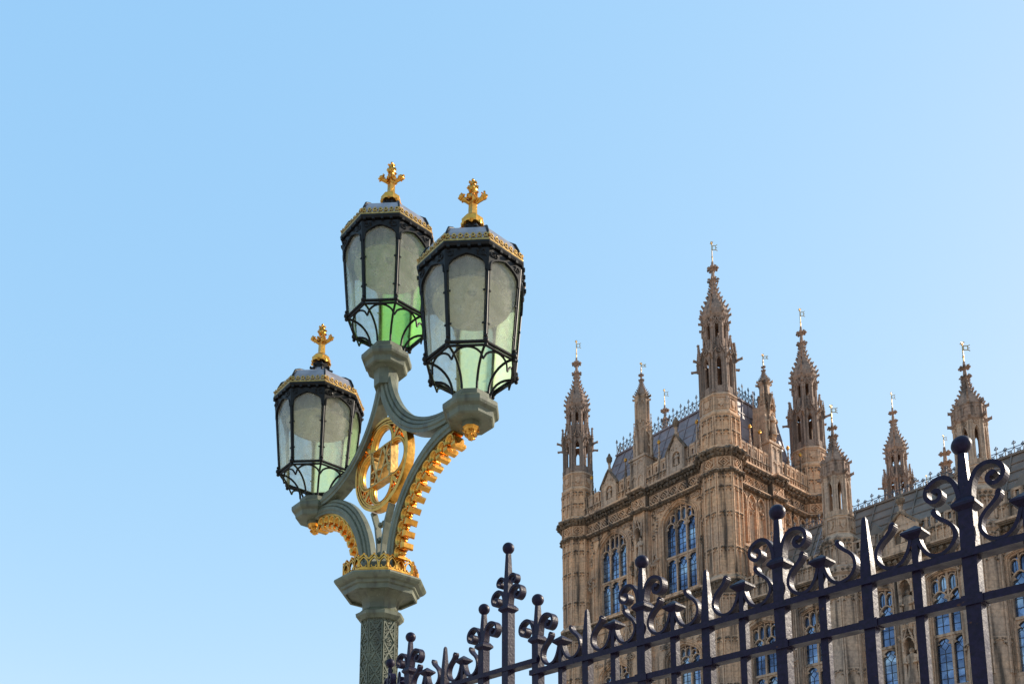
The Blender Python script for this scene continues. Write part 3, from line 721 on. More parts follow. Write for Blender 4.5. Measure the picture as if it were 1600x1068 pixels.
def spandrels(b, xc, half, spring, apex, top, y, n=34):
    """carved leafwork filling the corners above an arch, and hanging beside it"""
    A = arch(xc-half-.22, xc+half+.22, spring, apex+.22, 8)
    for q in range(n):
        x = xc+rnd.uniform(-half*1.25, half*1.25); zt = spring
        for u, v in zip(A[:-1], A[1:]):
            if u[0] <= x <= v[0]: zt = u[1]+(v[1]-u[1])*(x-u[0])/max(1e-6, v[0]-u[0])
        if zt+.15 < top-.1: b.blob((x, y-.05, rnd.uniform(zt+.15, top-.08)), rnd.uniform(.09, .15))
    for s_ in (-1, 1):
        for c in range(3):
            x = xc+s_*(half+.15-.28*c); b.ribbon(arc(x, top-.32-.02*c, .2-.03*c, 0, 360, 8)[:-1], .06, y-.1, y, closed=True); b.blob((x, y-.06, top-.32), .1)
def boss(b, x, y, z, r=.36):
    for j in range(16): b.blob((x+rnd.gauss(0, r*.5), y-.12-rnd.random()*.12, z+rnd.gauss(0, r*.8)), rnd.uniform(.09, .17))
    b.ribbon([(x,z+r*1.6),(x+r*.7,z),(x,z-r*1.7),(x-r*.7,z)], .08, y-.14, y, closed=True)
def vane(h=1.9, gold=True):
    b = MB(); b.tube([(0,0,0),(0,0,h)], [.045,.022], 6); b.sphere((0,0,h*.28), .07, 6, 5); b.sphere((0,0,h*.88), .06, 6, 5)
    for d in (0, 90): b.push(RZ(d)); b.ribbon([(-.13,h*.94),(0,h*1.0),(.13,h*.94),(0,h*.88)], .04, -.015, .015, closed=True); b.pop()
    b.push(RZ(50))
    b.push(T(0, 0, h*.12) @ Matrix.Diagonal((.85, 1, .9, 1)))
    for q in ([(0.02,h*.55),(.42,h*.55)],[(0.02,h*.77),(.42,h*.77)],[(.08,h*.55),(.08,h*.77)],[(.36,h*.55),(.36,h*.77)],[(.40,h*.77),(.52,h*.82)],[(.40,h*.55),(.52,h*.50)],[(.37,h*.66),(.5,h*.66)]): b.ribbon(q, .045, -.015, .015)
    b.pop(); b.pop(); return b
def spire_mb(z0, z1, r, bands=True):
    """concave eight sided stone spire with crockets on its edges and knops at the tip"""
    b = MB(); H = z1-z0
    prof = [(r,0),(r*1.0,.04),(r*.87,.13),(r*.63,.23),(r*.44,.33),(r*.31,.43),(r*.235,.53),(r*.17,.62),(r*.27,.65),(r*.29,.67),(r*.15,.70),(r*.12,.79),(r*.10,.82),(r*.24,.85),(r*.27,.875),(r*.11,.90),(r*.08,1)]
    b.lathe([(q, z0+t*H) for q, t in prof])
    P = [p for p in prof if p[1] <= .62]
    for k in range(8):
        a = PI/8+k*PI/4
        for i in range(7):
            t = .03+.088*i
            for u, v in zip(P[:-1], P[1:]):
                if u[1] <= t <= v[1]: q = u[0]+(v[0]-u[0])*(t-u[1])/(v[1]-u[1])
            s_ = r*.155*(1-.5*t)
            b.push(T(q*math.cos(a), q*math.sin(a), z0+t*H) @ Matrix.Rotation(a, 4, 'Z') @ Matrix.Rotation(-.5, 4, 'Y'))
            b.add([(-.02,-s_*.4,-s_*.5),(-.02,s_*.4,-s_*.5),(-.02,0,s_*.8),(s_*1.7,-s_*.45,s_*.5),(s_*1.7,s_*.45,s_*.5),(s_*1.2,0,s_*1.15)], [(0,2,1),(0,1,4,3),(1,2,5,4),(2,0,3,5),(3,4,5)]); b.pop()
        for t, q in ((.665,.36),(.87,.34)):
            b.blob((r*q*math.cos(a), r*q*math.sin(a), z0+t*H), r*.13)
        if bands:                                       # rows of stone scales
            for i in range(5):
                t = .05+.075*i; q = r*(.93-.19*i*.8)
                b.push(RZ(45*k)); hw = q*.38
                for j in (-1, 0, 1): b.blob((j*hw*.6, -q*.86, z0+t*H), r*.075)
                b.pop()
    return b
def arcade(b, R, z0, zo, zs, za, z1, half, th=.18):
    """eight pierced sides with a tall slit each and round corner shafts"""
    ap = R*math.cos(PI/8); w = R*math.sin(PI/8)
    for k in range(8):
        b.push(RZ(45*k))
        b.arch_plate(-w, w, z0, z1, -half, half, zo, zs, za, -ap, -ap+th, 4, True)
        for x in (-w*.62, w*.62): b.box(x-.04, x+.04, -ap-.05, -ap, z0, z1)
        b.ribbon(arch(-half-.06, half+.06, zs, za+.1, 4), .06, -ap-.06, -ap)
        b.ribbon(arc(0, za+.28, .1, 0, 360, 6)[:-1], .05, -ap-.05, -ap, closed=True)
        b.pop()
        a = PI/8+k*PI/4; b.lathe([(.13,z0),(.13,z0+.3),(.09,z0+.36),(.085,z1-.2),(.12,z1-.1),(.12,z1)], 6, c=(R*math.cos(a), R*math.sin(a)))
def gablets(b, R, z0, z1, crown=.55):
    ap = R*math.cos(PI/8); w = R*math.sin(PI/8); h = z1-z0
    for k in range(8):
        b.push(RZ(45*k))
        b.ribbon([(-w*1.02,z0),(-w*.35,z0+h*.42),(0,z0+h),(w*.35,z0+h*.42),(w*1.02,z0)], .09, -ap-.10, -ap+.06)
        b.ribbon(arc(0, z0+h*.22, w*.3, 0, 360, 7)[:-1], .06, -ap-.06, -ap+.04, closed=True)
        for s_ in (-1, 1): crockets(b, (s_*w, -ap-.05, z0+.1), (0, -ap-.05, z0+h), 5, .10)
        b.blob((0, -ap-.05, z0+h+.06), .12); b.pop()
        a = PI/8+k*PI/4; x, y = R*1.03*math.cos(a), R*1.03*math.sin(a)
        pinnacle(b, x, y, z0-.3, z0+h*crown+.5, .11)
def gargoyles(b, R, z, l=.45):
    for k in range(8):
        a = PI/8+k*PI/4; b.push(RZ(math.degrees(a)) @ T(R, 0, z)); b.loft([[(-.1,-.09,-.1),(-.1,.09,-.1),(-.1,.09,.1),(-.1,-.09,.1)],[(l*.6,-.06,.02),(l*.6,.06,.02),(l*.6,.06,.15),(l*.6,-.06,.15)],[(l,-.08,.03),(l,.08,.03),(l,.07,.2),(l,-.07,.2)]]); b.pop()
def panels8(b, R, z0, z1, n, ks=range(8), mids=(), d=.11, head=.45, s=None):
    ap = R*math.cos(PI/8); w = R*math.sin(PI/8)*.93
    for k in ks: b.push(RZ(45*k)); blind(b, -w, w, z0, z1, n, -ap, d, head, mids, .045, s); b.pop()
def shields8(b, R, z0, z1):
    ap = R*math.cos(PI/8); w = R*math.sin(PI/8)
    for k in range(8):
        b.push(RZ(45*k)); h = z1-z0
        b.ribbon([(-w*.72,z0+.1),(-w*.72,z1-.1),(w*.72,z1-.1),(w*.72,z0+.1)], .06, -ap-.06, -ap, closed=True)
        b.prism([(-w*.38,z0+h*.72),(-w*.38,z0+h*.42),(0,z0+h*.2),(w*.38,z0+h*.42),(w*.38,z0+h*.72)], -ap-.10, -ap)
        for j in range(6): b.blob((rnd.uniform(-.5,.5)*w, -ap-.06, z0+h*rnd.uniform(.2,.85)), .07)
        b.pop()
def cresting(b, x0, x1, y, z, h, pitch=.42):
    n = max(1, round((x1-x0)/pitch)); p = (x1-x0)/n; t = .022
    b.box(x0, x1, y-.03, y+.03, z, z+.05); b.box(x0, x1, y-.02, y+.02, z+h*.52, z+h*.52+.035)
    for i in range(n+1):
        x = x0+i*p; H = h if i % 2 == 0 else h*.72
        b.box(x-t, x+t, y-.02, y+.02, z, z+H)
        b.ribbon([(x-.10,z+H*.86),(x,z+H*.98),(x+.10,z+H*.86),(x,z+H*.78)], .035, y-.015, y+.015, closed=True)
        b.ribbon([(x-.12,z+H*.80),(x+.12,z+H*.80)], .045, y-.015, y+.015)
        if i < n:
            b.ribbon([(x,z+.05),(x+p,z+h*.52)], .035, y-.012, y+.012); b.ribbon([(x,z+h*.52),(x+p,z+.05)], .035, y-.014, y+.014)
            b.ribbon(arc(x+p/2, z+h*.29, p*.22, 0, 360, 6)[:-1], .03, y-.02, y+.02, closed=True)

# ================================================================== THE TOWER
LX, RY = -15.6, 12.35                                   # turret spacing along the two faces
FL = Matrix.Identity(4)                                 # left face: x runs to the right, -y outwards
FR = Matrix.Rotation(PI/2, 4, 'Z')                      # right face: its x runs along +y of the tower
def tower_turret():
    b = MB()
    s = Sub(b, 1)
    b.lathe([(1.38,0),(1.38,22.7)]); s.lathe([(1.38,22.7),(1.44,22.8),(1.52,23.15),(1.62,23.45),(1.80,23.55),(1.82,23.62)], caps=False)
    b.lathe([(1.82,23.62),(1.82,23.74),(1.74,23.82),(1.46,24.1),(1.46,31.9)]); s.lathe([(1.46,31.9),(1.60,32.0),(1.74,32.08),(1.76,32.14)], caps=False); b.lathe([(1.76,32.14),(1.76,32.2),(1.49,32.32),(1.49,33.15)], caps=False); s.lathe([(1.49,33.15),(1.58,33.3),(1.70,33.45),(1.92,33.62),(1.95,33.74)], caps=False); b.lathe([(1.95,33.74),(1.95,33.88),(1.85,33.95),(1.52,34.12),(1.50,36.45),(1.60,36.6),(1.60,36.75),(1.42,36.95),(1.40,38.1),(1.50,38.2),(1.50,38.3),(1.38,38.42),(1.0,38.43)])
    panels8(b, 1.46, 24.2, 31.9, 2, (5, 6, 7, 0, 1, 2, 3), (26.2, 28.9, 30.9), s=s); panels8(b, 1.38, 13, 22.6, 2, (6, 7, 0, 1), (16, 19.4), s=s)
    panels8(b, 1.50, 34.15, 36.4, 2, range(8), (35.3,), s=s); shields8(b, 1.41, 36.98, 38.1)
    for k in range(8):
        b.push(RZ(45*k)); diamonds(b, -.48, .48, 32.32, 33.13, -1.377, .96)
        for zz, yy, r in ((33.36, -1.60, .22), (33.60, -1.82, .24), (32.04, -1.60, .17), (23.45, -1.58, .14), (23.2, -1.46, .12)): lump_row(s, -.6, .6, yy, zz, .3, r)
        b.pop()
    return b
def turret_lantern():
    b = MB()
    arcade(b, 1.36, 38.42, 39.0, 40.95, 41.4, 41.9, .17); gablets(b, 1.42, 41.5, 43.1); gargoyles(b, 1.45, 41.3, .55)
    arcade(b, .93, 41.9, 43.25, 44.2, 44.5, 45.0, .13, .15); gablets(b, .96, 44.35, 44.95, .3)
    b.lathe([(.9,44.95),(1.0,45.0),(1.12,45.2),(1.14,45.4),(1.05,45.5),(.9,45.52)]); gargoyles(b, 1.1, 45.25, .20); gargoyles(b, .98, 44.6, .26)
    return b
def put_turret(parent, x, y, first=None, scale=1):
    if first: o = dup(first, parent)
    else:
        o = tower_turret().build('turret', [STONE, SOOTSHADE], parent)
        turret_lantern().build('turret_lantern', GREY, o); spire_mb(45.5, 50.35, 1.07).build('spire', GREY, o)
        v = vane().build('weathervane', DARKGILT, o); v.location = (0, 0, 50.25)
    o.location = (x, y, 0); return o
t0 = put_turret(tower, 0, 0)
for x, y in ((LX, 0), (0, RY), (LX, RY)): put_turret(tower, x, y, t0)

YW = -.15                                               # wall face; glass lies .4 behind it
def tower_face(F, x0, x1, bays, mid, blindface=False):
    """one face between two turrets: wall with arched openings, strings, friezes"""
    b = MB(F); s = Sub(b, 1); p = Sub(b, 2)
    lo, hi = x0+1.05, x1-1.05
    bounds = [(lo, mid-.8), (mid+.8, hi)]
    for (a, c), xc in zip(bounds, bays):
        hw = 1.6
        if not blindface:
            for q, (oz, zs, za, z0, z1) in enumerate(((24.45, 30.15, 31.72, 24.1, 32.1), (13.2, 19.0, 20.15, 0, 20.6))):
                b.arch_plate(a, c, z0, z1, xc-hw, xc+hw, oz, zs, za, YW, YW+.5, 8)
                for k_, (dw, yy) in enumerate(((.10, -.05), (.24, .04), (.38, .0))):
                    b.ribbon([(xc-hw-dw, oz)]+arch(xc-hw-dw, xc+hw+dw, zs, za+dw, 8)+[(xc+hw+dw, oz)], .07, YW-.05-yy, YW+.02)
                window(tower, F @ T(0, 0, 0), xc, hw, oz, oz+2.95, zs, za, 3, YW+.48)
            spandrels(p, xc, hw+.3, 30.15, 31.72, 32.05, YW)
            spandrels(p, xc, hw+.3, 19.0, 20.15, 20.6, YW, 16)
            for s_ in (-1, 1):
                boss(s if s_ > 0 else p, xc+s_*(hw+.86), YW, 27.6); b.box(xc+s_*(hw+.62)-.05, xc+s_*(hw+.62)+.05, YW-.12, YW, 24.1, 30.9); b.box(xc+s_*(hw+1.1)-.04, xc+s_*(hw+1.1)+.04, YW-.08, YW, 24.1, 31.9)
                for j in range(20): (s if j % 2 else p).blob((xc+s_*(hw+.8)+rnd.uniform(-.26,.26), YW-.06, 29.3+j*.13), .13)
            b.box(a, c, YW, .3, 20.6, 24.1)
            n = 5; pw = (c-a-.4)/n
            for i in range(n):                          # carved panels under the windows
                xa = a+.2+i*pw; p.ribbon([(xa+.08,20.9),(xa+.08,23.0),(xa+pw-.08,23.0),(xa+pw-.08,20.9)], .09, YW-.1, YW, closed=True)
                p.ribbon([(xa+.12,21.0),(xa+pw-.12,22.9)], .07, YW-.07, YW); p.ribbon([(xa+pw-.12,21.0),(xa+.12,22.9)], .07, YW-.07, YW)
                p.ribbon(arc(xa+pw/2, 21.95, .3, 0, 360, 8)[:-1], .08, YW-.11, YW, closed=True); p.blob((xa+pw/2, YW-.08, 21.95), .2)
                for j in range(8): p.blob((xa+pw/2+rnd.uniform(-.35,.35)*pw, YW-.04, rnd.uniform(21.1,22.8)), .1)
        else:
            b.box(a, c, YW, .3, 0, 32.1)
            n = 3; m = .45
            for (z0, z1, k) in ((24.2, 27.3, 3), (27.6, 31.9, 3)):
                blind(b, a+m, c-m, z0, z1, k, YW, .16, .6, (), .07, s)
            w3 = (c-a-2*m)/3
            for i in range(3):
                x_ = a+m+(i+.5)*w3; b.ribbon([(x_-w3*.42,27.7)]+arch(x_-w3*.42, x_+w3*.42, 30.9, 31.75, 5)+[(x_+w3*.42,27.7)], .08, YW-.22, YW)
                for s_ in (-1, 1): b.ribbon([(x_+s_*w3*.2,30.6)]+arch(x_+s_*w3*.2-w3*.19, x_+s_*w3*.2+w3*.19, 30.7, 31.2, 3), .06, YW-.15, YW)
                for j in range(5): p.blob((x_+rnd.uniform(-.3,.3), YW-.14, 30.4+rnd.uniform(-.25,.3)), .13)
            b.box(a, c, YW-.2, YW, 27.3, 27.5)
            for x_ in (a+.15, c-.15): b.box(x_-.1, x_+.1, YW-.25, YW, 20, 31.95)
    # mid pier
    b.box(mid-.8, mid+.8, YW-.02, .3, 0, 33.2)
    for s_ in (-1, 1): b.box(mid+min(s_*.36, s_*.8), mid+max(s_*.36, s_*.8), YW-.25, YW-.02, 0, 33.2); b.box(mid+min(s_*.36, s_*.58), mid+max(s_*.36, s_*.58), YW-.55, YW-.25, 0, 33.2)
    for z0, z1 in ((0, 24.0), (26.6, 27.9), (31.2, 33.2)) if not blindface else ((0, 33.2),): b.box(mid-.36, mid+.36, YW-.48, YW-.02, z0, z1)
    if blindface: blind(b, mid-.36, mid+.36, 26.0, 29.0, 1, YW-.48); blind(b, mid-.36, mid+.36, 29.2, 31.8, 1, YW-.48)
    else: s.box(mid-.36, mid+.36, YW-.05, YW-.02, 24.0, 26.6); s.box(mid-.36, mid+.36, YW-.05, YW-.02, 27.9, 31.2)  # dark backs of the statue niches, shade of the depth put into the colour
    for s_ in (-1, 1): b.lathe([(.12,13),(.12,31.9)], 8, c=(mid+s_*.68, YW-.32))
    if not blindface:
        corbel(p, mid, YW-.48, 27.95, .36); niche_canopy(p, mid, YW-.60, 30.3, .72)
        corbel(p, mid, YW-.48, 24.15, .36); niche_canopy(p, mid, YW-.60, 26.3, .66)
    # strings and friezes
    for (a, c), dy in ((bounds[0], 0), (bounds[1], 0), ((mid-.8, mid+.8), -.42)):
        y = YW+dy; a2, c2 = a, c
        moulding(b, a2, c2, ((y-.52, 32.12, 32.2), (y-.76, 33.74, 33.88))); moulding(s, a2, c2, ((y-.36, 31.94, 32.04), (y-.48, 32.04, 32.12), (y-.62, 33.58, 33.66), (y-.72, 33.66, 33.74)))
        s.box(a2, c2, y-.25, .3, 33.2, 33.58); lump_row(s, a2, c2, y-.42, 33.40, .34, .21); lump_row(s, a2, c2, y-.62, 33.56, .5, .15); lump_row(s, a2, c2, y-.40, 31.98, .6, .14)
        s.box(a2, c2, y-.06, .3, 32.2, 33.2); diamonds(b, a2+.1, c2-.1, 32.22, 33.18, y-.06, .92)  # dark frieze backing: recess shade painted behind the lozenges, along with grime
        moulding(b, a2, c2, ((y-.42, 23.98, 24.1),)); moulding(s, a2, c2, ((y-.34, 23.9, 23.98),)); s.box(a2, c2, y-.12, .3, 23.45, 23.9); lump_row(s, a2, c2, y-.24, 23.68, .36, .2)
    for (a, c) in bounds:
        n = max(4, round((c-a)/.72)); battlement(b, a, c, 33.88, YW-.42, n, s=s)
    f = 'wall'
    wl = b.build(f, [STONE, SOOTSHADE, PALE], tower)
    if not blindface:
        for z, h in ((28.0, 1.9), (24.2, 1.8)):
            q = MB(F); statue(q, mid, YW-.42, z, h); q.build('statue', PALE, tower)
tower_face(FL, LX, 0, (-11.35, -4.1), -7.75)
tower_face(FR, 0, RY, (3.4, 9.2), 6.35, True)
b = MB(); b.box(LX-.1, .1, .34, RY+.1, 0, 34.0)         # body of the tower behind the two faces
b.build('core', STONE, tower)
for xc in (-11.0, -3.65): b = MB(); gable_niche(b, xc, YW-.50, 33.9, 3.3, 1.6, Sub(b, 1)); b.build('gable', [PALE, SOOTSHADE], tower)
for F, xs in ((FL, (-13.4, -9.3, -5.6, -1.75)), (FR, (1.8, 3.3, 4.6, 8.5, 10.3))):
    for x in xs:
        b = MB(F); pinnacle(b, x, YW-.3, 34.0, 37.2, .17); o = b.build('parapet_pinnacle', PALE, tower)
        b = MB(F); gilt_tip(b, x, YW-.3, 37.3); b.build('gilt_tip', GILT, o)
def mid_turret(F, x, kind):
    b = MB(F); y = YW-.1
    b.box(x-.85, x+.85, y-.45, y+1.0, 33.88, 36.7); b.box(x-.95, x+.95, y-.55, y+1.1, 36.7, 36.9)
    blind(b, x-.7, x+.7, 34.1, 36.6, 2, y-.45, .07, .4, (35.3,))
    b.push(F.inverted() @ F @ T(x, y+.3, 0))
    if kind == 0:
        b.lathe([(.55,36.9),(.55,42.2),(.66,42.35),(.66,42.5),(.52,42.6)]); panels8(b, .55, 37.2, 39.6, 1); panels8(b, .55, 39.9, 42.1, 1)
        gargoyles(b, .62, 42.4, .2); gablets(b, .56, 39.5, 40.1, .3)
        for sx, sy in ((-1,0),(1,0),(0,-1)):
            pinnacle(b, sx*.95, sy*.75, 36.9, 40.6, .13); b.ribbon([(sx*.5,39.3),(sx*.9,38.7)], .1, -.06, .06) if sx else None
            if sx: b.ribbon([(sx*.5,38.2),(sx*.9,37.7)], .1, -.06, .06)
        zt, z1, r = 42.6, 44.9, .58
    else:
        b.box(-.62, .62, -.35, .75, 36.9, 40.3); b.push(T(0, -.35, 0)); statue(b, 0, -.28, 37.6, 2.0); corbel(b, 0, 0, 37.6, .33); niche_canopy(b, 0, -.1, 40.0, .75); b.pop()
        for sx in (-1, 1): pinnacle(b, sx*.62, -.3, 36.9, 41.9, .13); pinnacle(b, sx*.62, .7, 36.9, 41.9, .13)
        b.lathe([(.45,40.3),(.42,42.2),(.55,42.35),(.55,42.5),(.4,42.6)]); gablets(b, .5, 40.3, 41.3, .4); gargoyles(b, .5, 42.4, .2)
        zt, z1, r = 42.6, 44.2, .46
    b.pop()
    o = b.build('wall_turret', PALE, tower)
    sp = spire_mb(zt, z1, r, False); q = F @ Vector((x, y+.3, 0)); m = sp.build('spire', GREY, o); m.location = q
    v = vane(1.0 if kind else .9).build('weathervane', DARKGILT, o); v.location = (q.x, q.y, z1-.05)
mid_turret(FL, -7.75, 0); mid_turret(FR, 6.35, 1)
# roof: steep lead pyramid cut off flat, iron cresting round the top
def tower_roof():
    b = MB(); x0, x1, y0, y1, zt, zb = LX+1.5, -1.45, 3.6, RY-2.4, 41.1, 33.9; o = 1.0
    bx0, bx1, by0, by1 = LX+.6, -.7, .75, RY-.5
    b.loft([[(bx0,by0,zb),(bx1,by0,zb),(bx1,by1,zb),(bx0,by1,zb)], [(x0,y0,zt),(x1,y0,zt),(x1,y1,zt),(x0,y1,zt)]])
    b.box(x0-.12, x1+.12, y0-.12, y1+.12, zt, zt+.16)
    for i in range(13):                                 # rolls down the slopes
        t = i/12; b.tube([(bx0+(bx1-bx0)*t,by0-.03,zb),(x0+(x1-x0)*t,y0-.03,zt)], .05, 5)
    for i in range(9):
        t = i/8; b.tube([(bx1+.03,by0+(by1-by0)*t,zb),(x1+.03,y0+(y1-y0)*t,zt)], .05, 5)
    for j in range(1, 6):
        t = j/6; z = zb+(zt-zb)*t; b.box(bx0+(x0-bx0)*t, bx1+(x1-bx1)*t+.04, by0+(y0-by0)*t-.04, by0+(y0-by0)*t+.05, z-.03, z+.03)
        b.box(bx1+(x1-bx1)*t-.05, bx1+(x1-bx1)*t+.05, by0+(y0-by0)*t, by1+(y1-by1)*t, z-.03, z+.03)
    for x in (-12.9, -9.2, -5.4, -2.2):                 # small dormers
        z = 36.6; t = (z-zb)/(zt-zb); y = by0+(y0-by0)*t
        b.box(x-.45, x+.45, y-.75, y+.4, z-.9, z+.5); b.loft([[(x-.6,y-.9,z+.5),(x+.6,y-.9,z+.5),(x+.6,y+.7,z+.5),(x-.6,y+.7,z+.5)],[(x-.03,y-.9,z+1.3),(x+.03,y-.9,z+1.3),(x+.03,y+.9,z+1.3),(x-.03,y+.9,z+1.3)]])
    r = b.build('roof', LEAD, tower)
    c = MB(); cresting(c, x0, x1, y0, zt+.16, 1.5); c.push(T(x1, y0, 0) @ FR); cresting(c, 0, y1-y0, 0, zt+.16, 1.5); c.pop()
    c.push(T(x0, y0, 0) @ FR); cresting(c, 0, y1-y0, 0, zt+.16, 1.5); c.pop(); cresting(c, x0, x1, y1, zt+.16, 1.5)
    c.build('roof_cresting', CREST, r)
    c = MB(); c.push(FR); cresting(c, 8.0, 11.4, -.6+1.0, 35.2, 1.9); c.pop(); c.push(T(LX+1.2, 1.0, 0) @ FR); cresting(c, 0, RY-3, 0, 35.4, 1.9); c.pop()
    c.build('gutter_cresting', CREST, r)
tower_roof()

# ================================================================== THE WING
def wing_turret():
    b = MB()
    s = Sub(b, 1); b.lathe([(1.32,0),(1.32,12.4),(1.22,12.6),(1.20,21.4),(1.38,21.55),(1.40,21.9),(1.24,22.05),(1.18,23.6),(1.30,23.85),(1.22,24.0),(1.0,24.25),(.98,25.45),(1.04,25.5),(.90,25.6)])
    panels8(b, 1.20, 13.2, 21.3, 1, (5, 6, 7, 0, 1, 2, 3), (15.2, 17.9, 20.0), s=s); panels8(b, 1.2, 22.1, 23.5, 2, s=s); shields8(b, 1.0, 24.3, 25.4)
    for k in range(8):
        b.push(RZ(45*k)); lump_row(s, -.5, .5, -1.24, 21.7, .26, .15); lump_row(s, -.45, .45, -1.16, 23.7, .24, .12); b.pop()
    arcade(b, .83, 25.55, 25.95, 27.5, 27.9, 28.3, .12, .14)
    return b
def wing_turret_top():
    b = MB(); b.lathe([(.84,28.25),(.98,28.4),(1.0,28.55),(.88,28.6),(.90,29.3),(.95,29.35),(.88,29.42),(.75,29.43)]); gargoyles(b, .96, 28.45, .20); gargoyles(b, .9, 29.3, .18)
    panels8(b, .88, 28.62, 29.28, 2, range(8), (), .05, .25); return b
def put_wing_turret(x, first=None):
    if first: o = dup(first, wing)
    else:
        o = wing_turret().build('turret', [PALE, SOOTSHADE], wing); wing_turret_top().build('turret_crown', GREY, o); spire_mb(29.42, 32.45, .78).build('spire', GREY, o)
        v = vane(1.35).build('weathervane', DARKGILT, o); v.location = (0, 0, 32.4)
    o.location = (x, -.05, 0); return o
W1 = put_wing_turret(9.1); put_wing_turret(17.6, W1); put_wing_turret(26.1, W1)
def wing_front():
    b = MB(); s = Sub(b, 1); p = Sub(b, 2); sts = []
    X0, X1 = 1.2, 27.0
    wins = (3.05, 7.05, 11.3, 15.55, 19.9, 23.9); piers = (5.05, 13.45, 21.9); hw = 1.0
    edges = [X0, 5.05, 9.1, 13.45, 17.6, 21.9, 26.1]
    for i, xc in enumerate(wins):
        a, c = edges[i], edges[i+1]
        for z0, z1, oz, zs, za in ((12.4, 20.6, 13.2, 19.75, 20.12), (0, 11.9, 2.4, 9.8, 10.2)):
            b.arch_plate(a, c, z0, z1, xc-hw, xc+hw, oz, zs, za, YW, YW+.45, 6)
            for dw, yy in ((.10, .10), (.22, .04), (.36, .09)): b.ribbon([(xc-hw-dw, oz)]+arch(xc-hw-dw, xc+hw+dw, zs, za+dw, 6)+[(xc+hw+dw, oz)], .06, YW-yy, YW+.02)
            window(wing, Matrix.Identity(4), xc, hw, oz, oz+3.0, zs, za, 2, YW+.40)
        for s_ in (-1, 1):
            for q in (.52, .72): b.box(xc+s_*(hw+q)-.05, xc+s_*(hw+q)+.05, YW-.10, YW, 12.6, 20.4)
            boss(p, xc+s_*(hw+.5), YW, 16.6, .16)
        for j in range(22): p.blob((xc+rnd.uniform(-1.3,1.3), YW-.06, rnd.uniform(20.2,20.55)), .1)
    for xc in piers:
        
        for s_ in (-1, 1): b.box(xc+min(s_*.33, s_*.5), xc+max(s_*.33, s_*.5), YW-.45, YW, 0, 21.2)
        for z0, z1 in ((0, 13.5), (16.6, 17.1), (20.3, 21.2)): b.box(xc-.33, xc+.33, YW-.38, YW, z0, z1)
        s.box(xc-.33, xc+.33, YW-.04, YW, 13.5, 16.6); s.box(xc-.33, xc+.33, YW-.04, YW, 17.1, 20.3)  # niche backs painted dark to stand for the shade inside
        for s_ in (-1, 1):
            for q in (.5, .66, .82): b.lathe([(.07,12.6),(.07,21.2)], 6, c=(xc+s_*q, YW-.12+q*.05))
        for z in (13.6, 17.2): sts.append((xc, YW-.36, z, 2.2)); corbel(p, xc, YW-.38, z-.03, .32); niche_canopy(p, xc, YW-.50, z+2.45, .68)
    for q in range(0, len(edges)-1):
        a, c = edges[q], edges[q+1]
        for t_ in (9.1, 17.6, 26.1):
            if abs(a-t_) < .1: a += 1.0
            if abs(c-t_) < .1: c -= 1.0
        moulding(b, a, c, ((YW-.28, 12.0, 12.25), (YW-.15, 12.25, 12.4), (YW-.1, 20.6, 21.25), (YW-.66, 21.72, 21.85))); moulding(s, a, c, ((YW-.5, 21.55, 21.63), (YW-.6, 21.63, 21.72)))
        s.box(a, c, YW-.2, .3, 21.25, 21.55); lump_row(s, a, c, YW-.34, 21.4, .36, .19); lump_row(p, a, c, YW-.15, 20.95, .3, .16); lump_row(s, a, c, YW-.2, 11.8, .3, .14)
        s.box(a, c, YW-.12, .3, 11.9-.3, 12.0)
        for mid in piers:
            if abs(a-mid) < .1: a += .8
            if abs(c-mid) < .1: c -= .8
        n = max(3, round((c-a)/.78)); battlement(b, a, c, 21.85, YW-.3, n, .95, .75, s=s)
    b.build('wall', [PALE, SOOTSHADE, PALE], wing)
    for x, y, z, h in sts: q = MB(); statue(q, x, y, z, h); q.build('statue', PALE, wing)
    for xc in piers: g = MB(); gable_niche(g, xc, YW-.36, 21.85, 2.6, 2.0, Sub(g, 1)); g.build('gable', [PALE, SOOTSHADE], wing)
    b = MB(); b.box(1.0, 27.2, .34, 9.0, 0, 21.9); b.build('core', PALE, wing)
    # roof of cast iron plates
    b = MB(); y0, y1, zb, zt = .55, 3.5, 21.9, 27.3
    b.prism([(0,0)], 0, 0) if False else None
    b.loft([[(1.0,y0,zb),(1.0,y1,zt),(1.0,y1+.5,zt),(1.0,8.6,zb)], [(27.2,y0,zb),(27.2,y1,zt),(27.2,y1+.5,zt),(27.2,8.6,zb)]])
    b.box(1.0, 27.2, y1-.1, y1+.6, zt, zt+.14)
    for j in range(1, 8):
        t = j/8; z = zb+(zt-zb)*t; y = y0+(y1-y0)*t; b.box(1.0, 27.2, y-.06, y+.05, z-.035, z+.035)
    for i in range(19):
        x = 1.4+1.42*i; b.tube([(x,y0-.05,zb),(x,y1-.05,zt)], .055, 5)
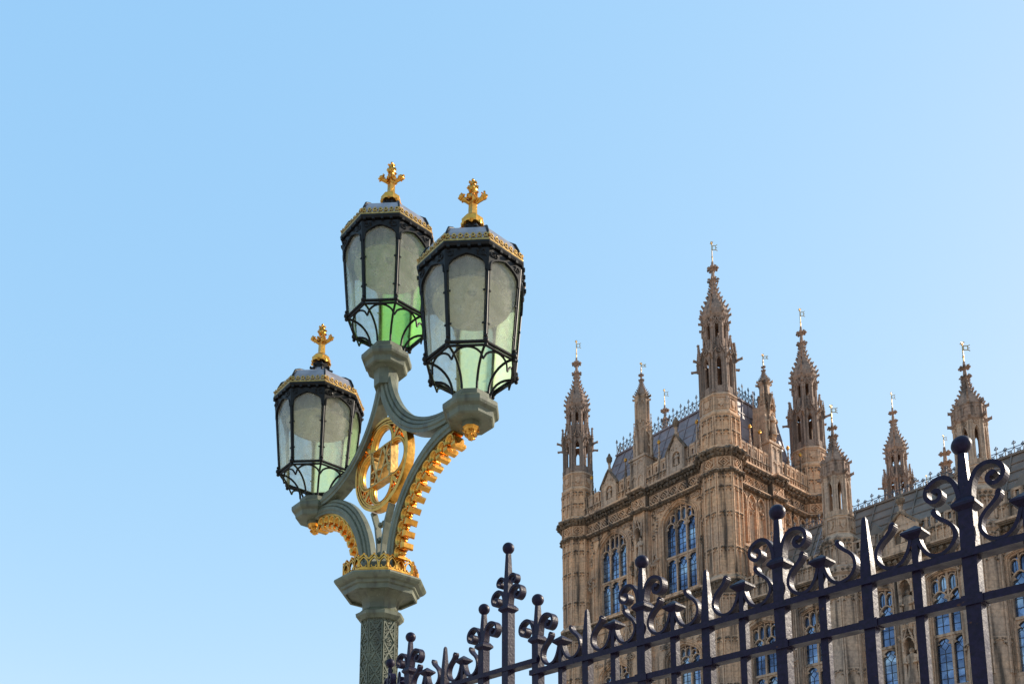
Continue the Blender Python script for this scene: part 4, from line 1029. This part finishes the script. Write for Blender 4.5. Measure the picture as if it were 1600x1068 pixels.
    for x in (11.3, 15.55, 19.9):
        b.box(x-.4, x+.4, .5, 1.6, 22.4, 23.9); b.loft([[(x-.55,.4,23.9),(x+.55,.4,23.9),(x+.55,2.4,23.9),(x-.55,2.4,23.9)],[(x-.03,.4,24.6),(x+.03,.4,24.6),(x+.03,2.4,24.6),(x-.03,2.4,24.6)]])
    r = b.build('roof', SLATE, wing)
    c = MB(); cresting(c, 1.6, 27.0, y1+.25, zt+.14, .95, .5); c.build('roof_cresting', CREST, r)
    l = MB()                                            # roof ladders lying on the slope
    for x in (6.2, 7.2):
        for dx in (0, .42): l.tube([(x+dx, y0+.25, zb+.9), (x+dx, y1-.15, zt+.25)], .035, 5)
        for j in range(16):
            t = j/15; l.tube([(x, y0+.25+(y1-.4-y0)*t, zb+.9+(zt-.65-zb)*t), (x+.42, y0+.25+(y1-.4-y0)*t, zb+.9+(zt-.65-zb)*t)], .022, 4)
    l.build('roof_ladder', CAP, r)
wing_front()

# ================================================================== TURRETS FURTHER OFF
far = tag(empty('distant_tower', (41.3, 84, 0), 141.1), 'distant tower with one open two-tier crocketed turret rising behind the wing roof', 'tower')
o = dup(t0, far); o.location = (0, 0, 2.75)
b = MB(); b.box(-1.0, 12, 1.0, 14, 0, 36); b.build('body', STONE, far)
ln = tag(empty('distant_spire', (51.0, 92, 0), 141.1), 'broad distant crocketed stone spire with a gilt vane, just left of the nearest ball finial', 'spire')
b = MB(); b.lathe([(1.7,0),(1.7,46.4),(1.95,46.6),(1.9,46.9),(1.5,47.0)]); panels8(b, 1.7, 40, 46.2, 2); gablets(b, 1.7, 46.2, 48.4); b.build('drum', GREY, ln)
spire_mb(46.9, 52.9, 1.65).build('spire', GREY, ln); v = vane(1.7).build('weathervane', DARKGILT, ln); v.location = (0, 0, 52.8)
sm = tag(empty('distant_pinnacle', (48.6, 92, 0), 141.1), 'tiny distant stone pinnacle peeping over the roof ridge, smallest on the skyline', 'pinnacle')
b = MB(); b.lathe([(.8,0),(.8,44.6),(.95,44.8),(.7,45.0)]); b.build('shaft', GREY, sm)
spire_mb(44.9, 47.9, .85, False).build('spire', GREY, sm); v = vane(1.6).build('weathervane', DARKGILT, sm); v.location = (0, 0, 47.8)
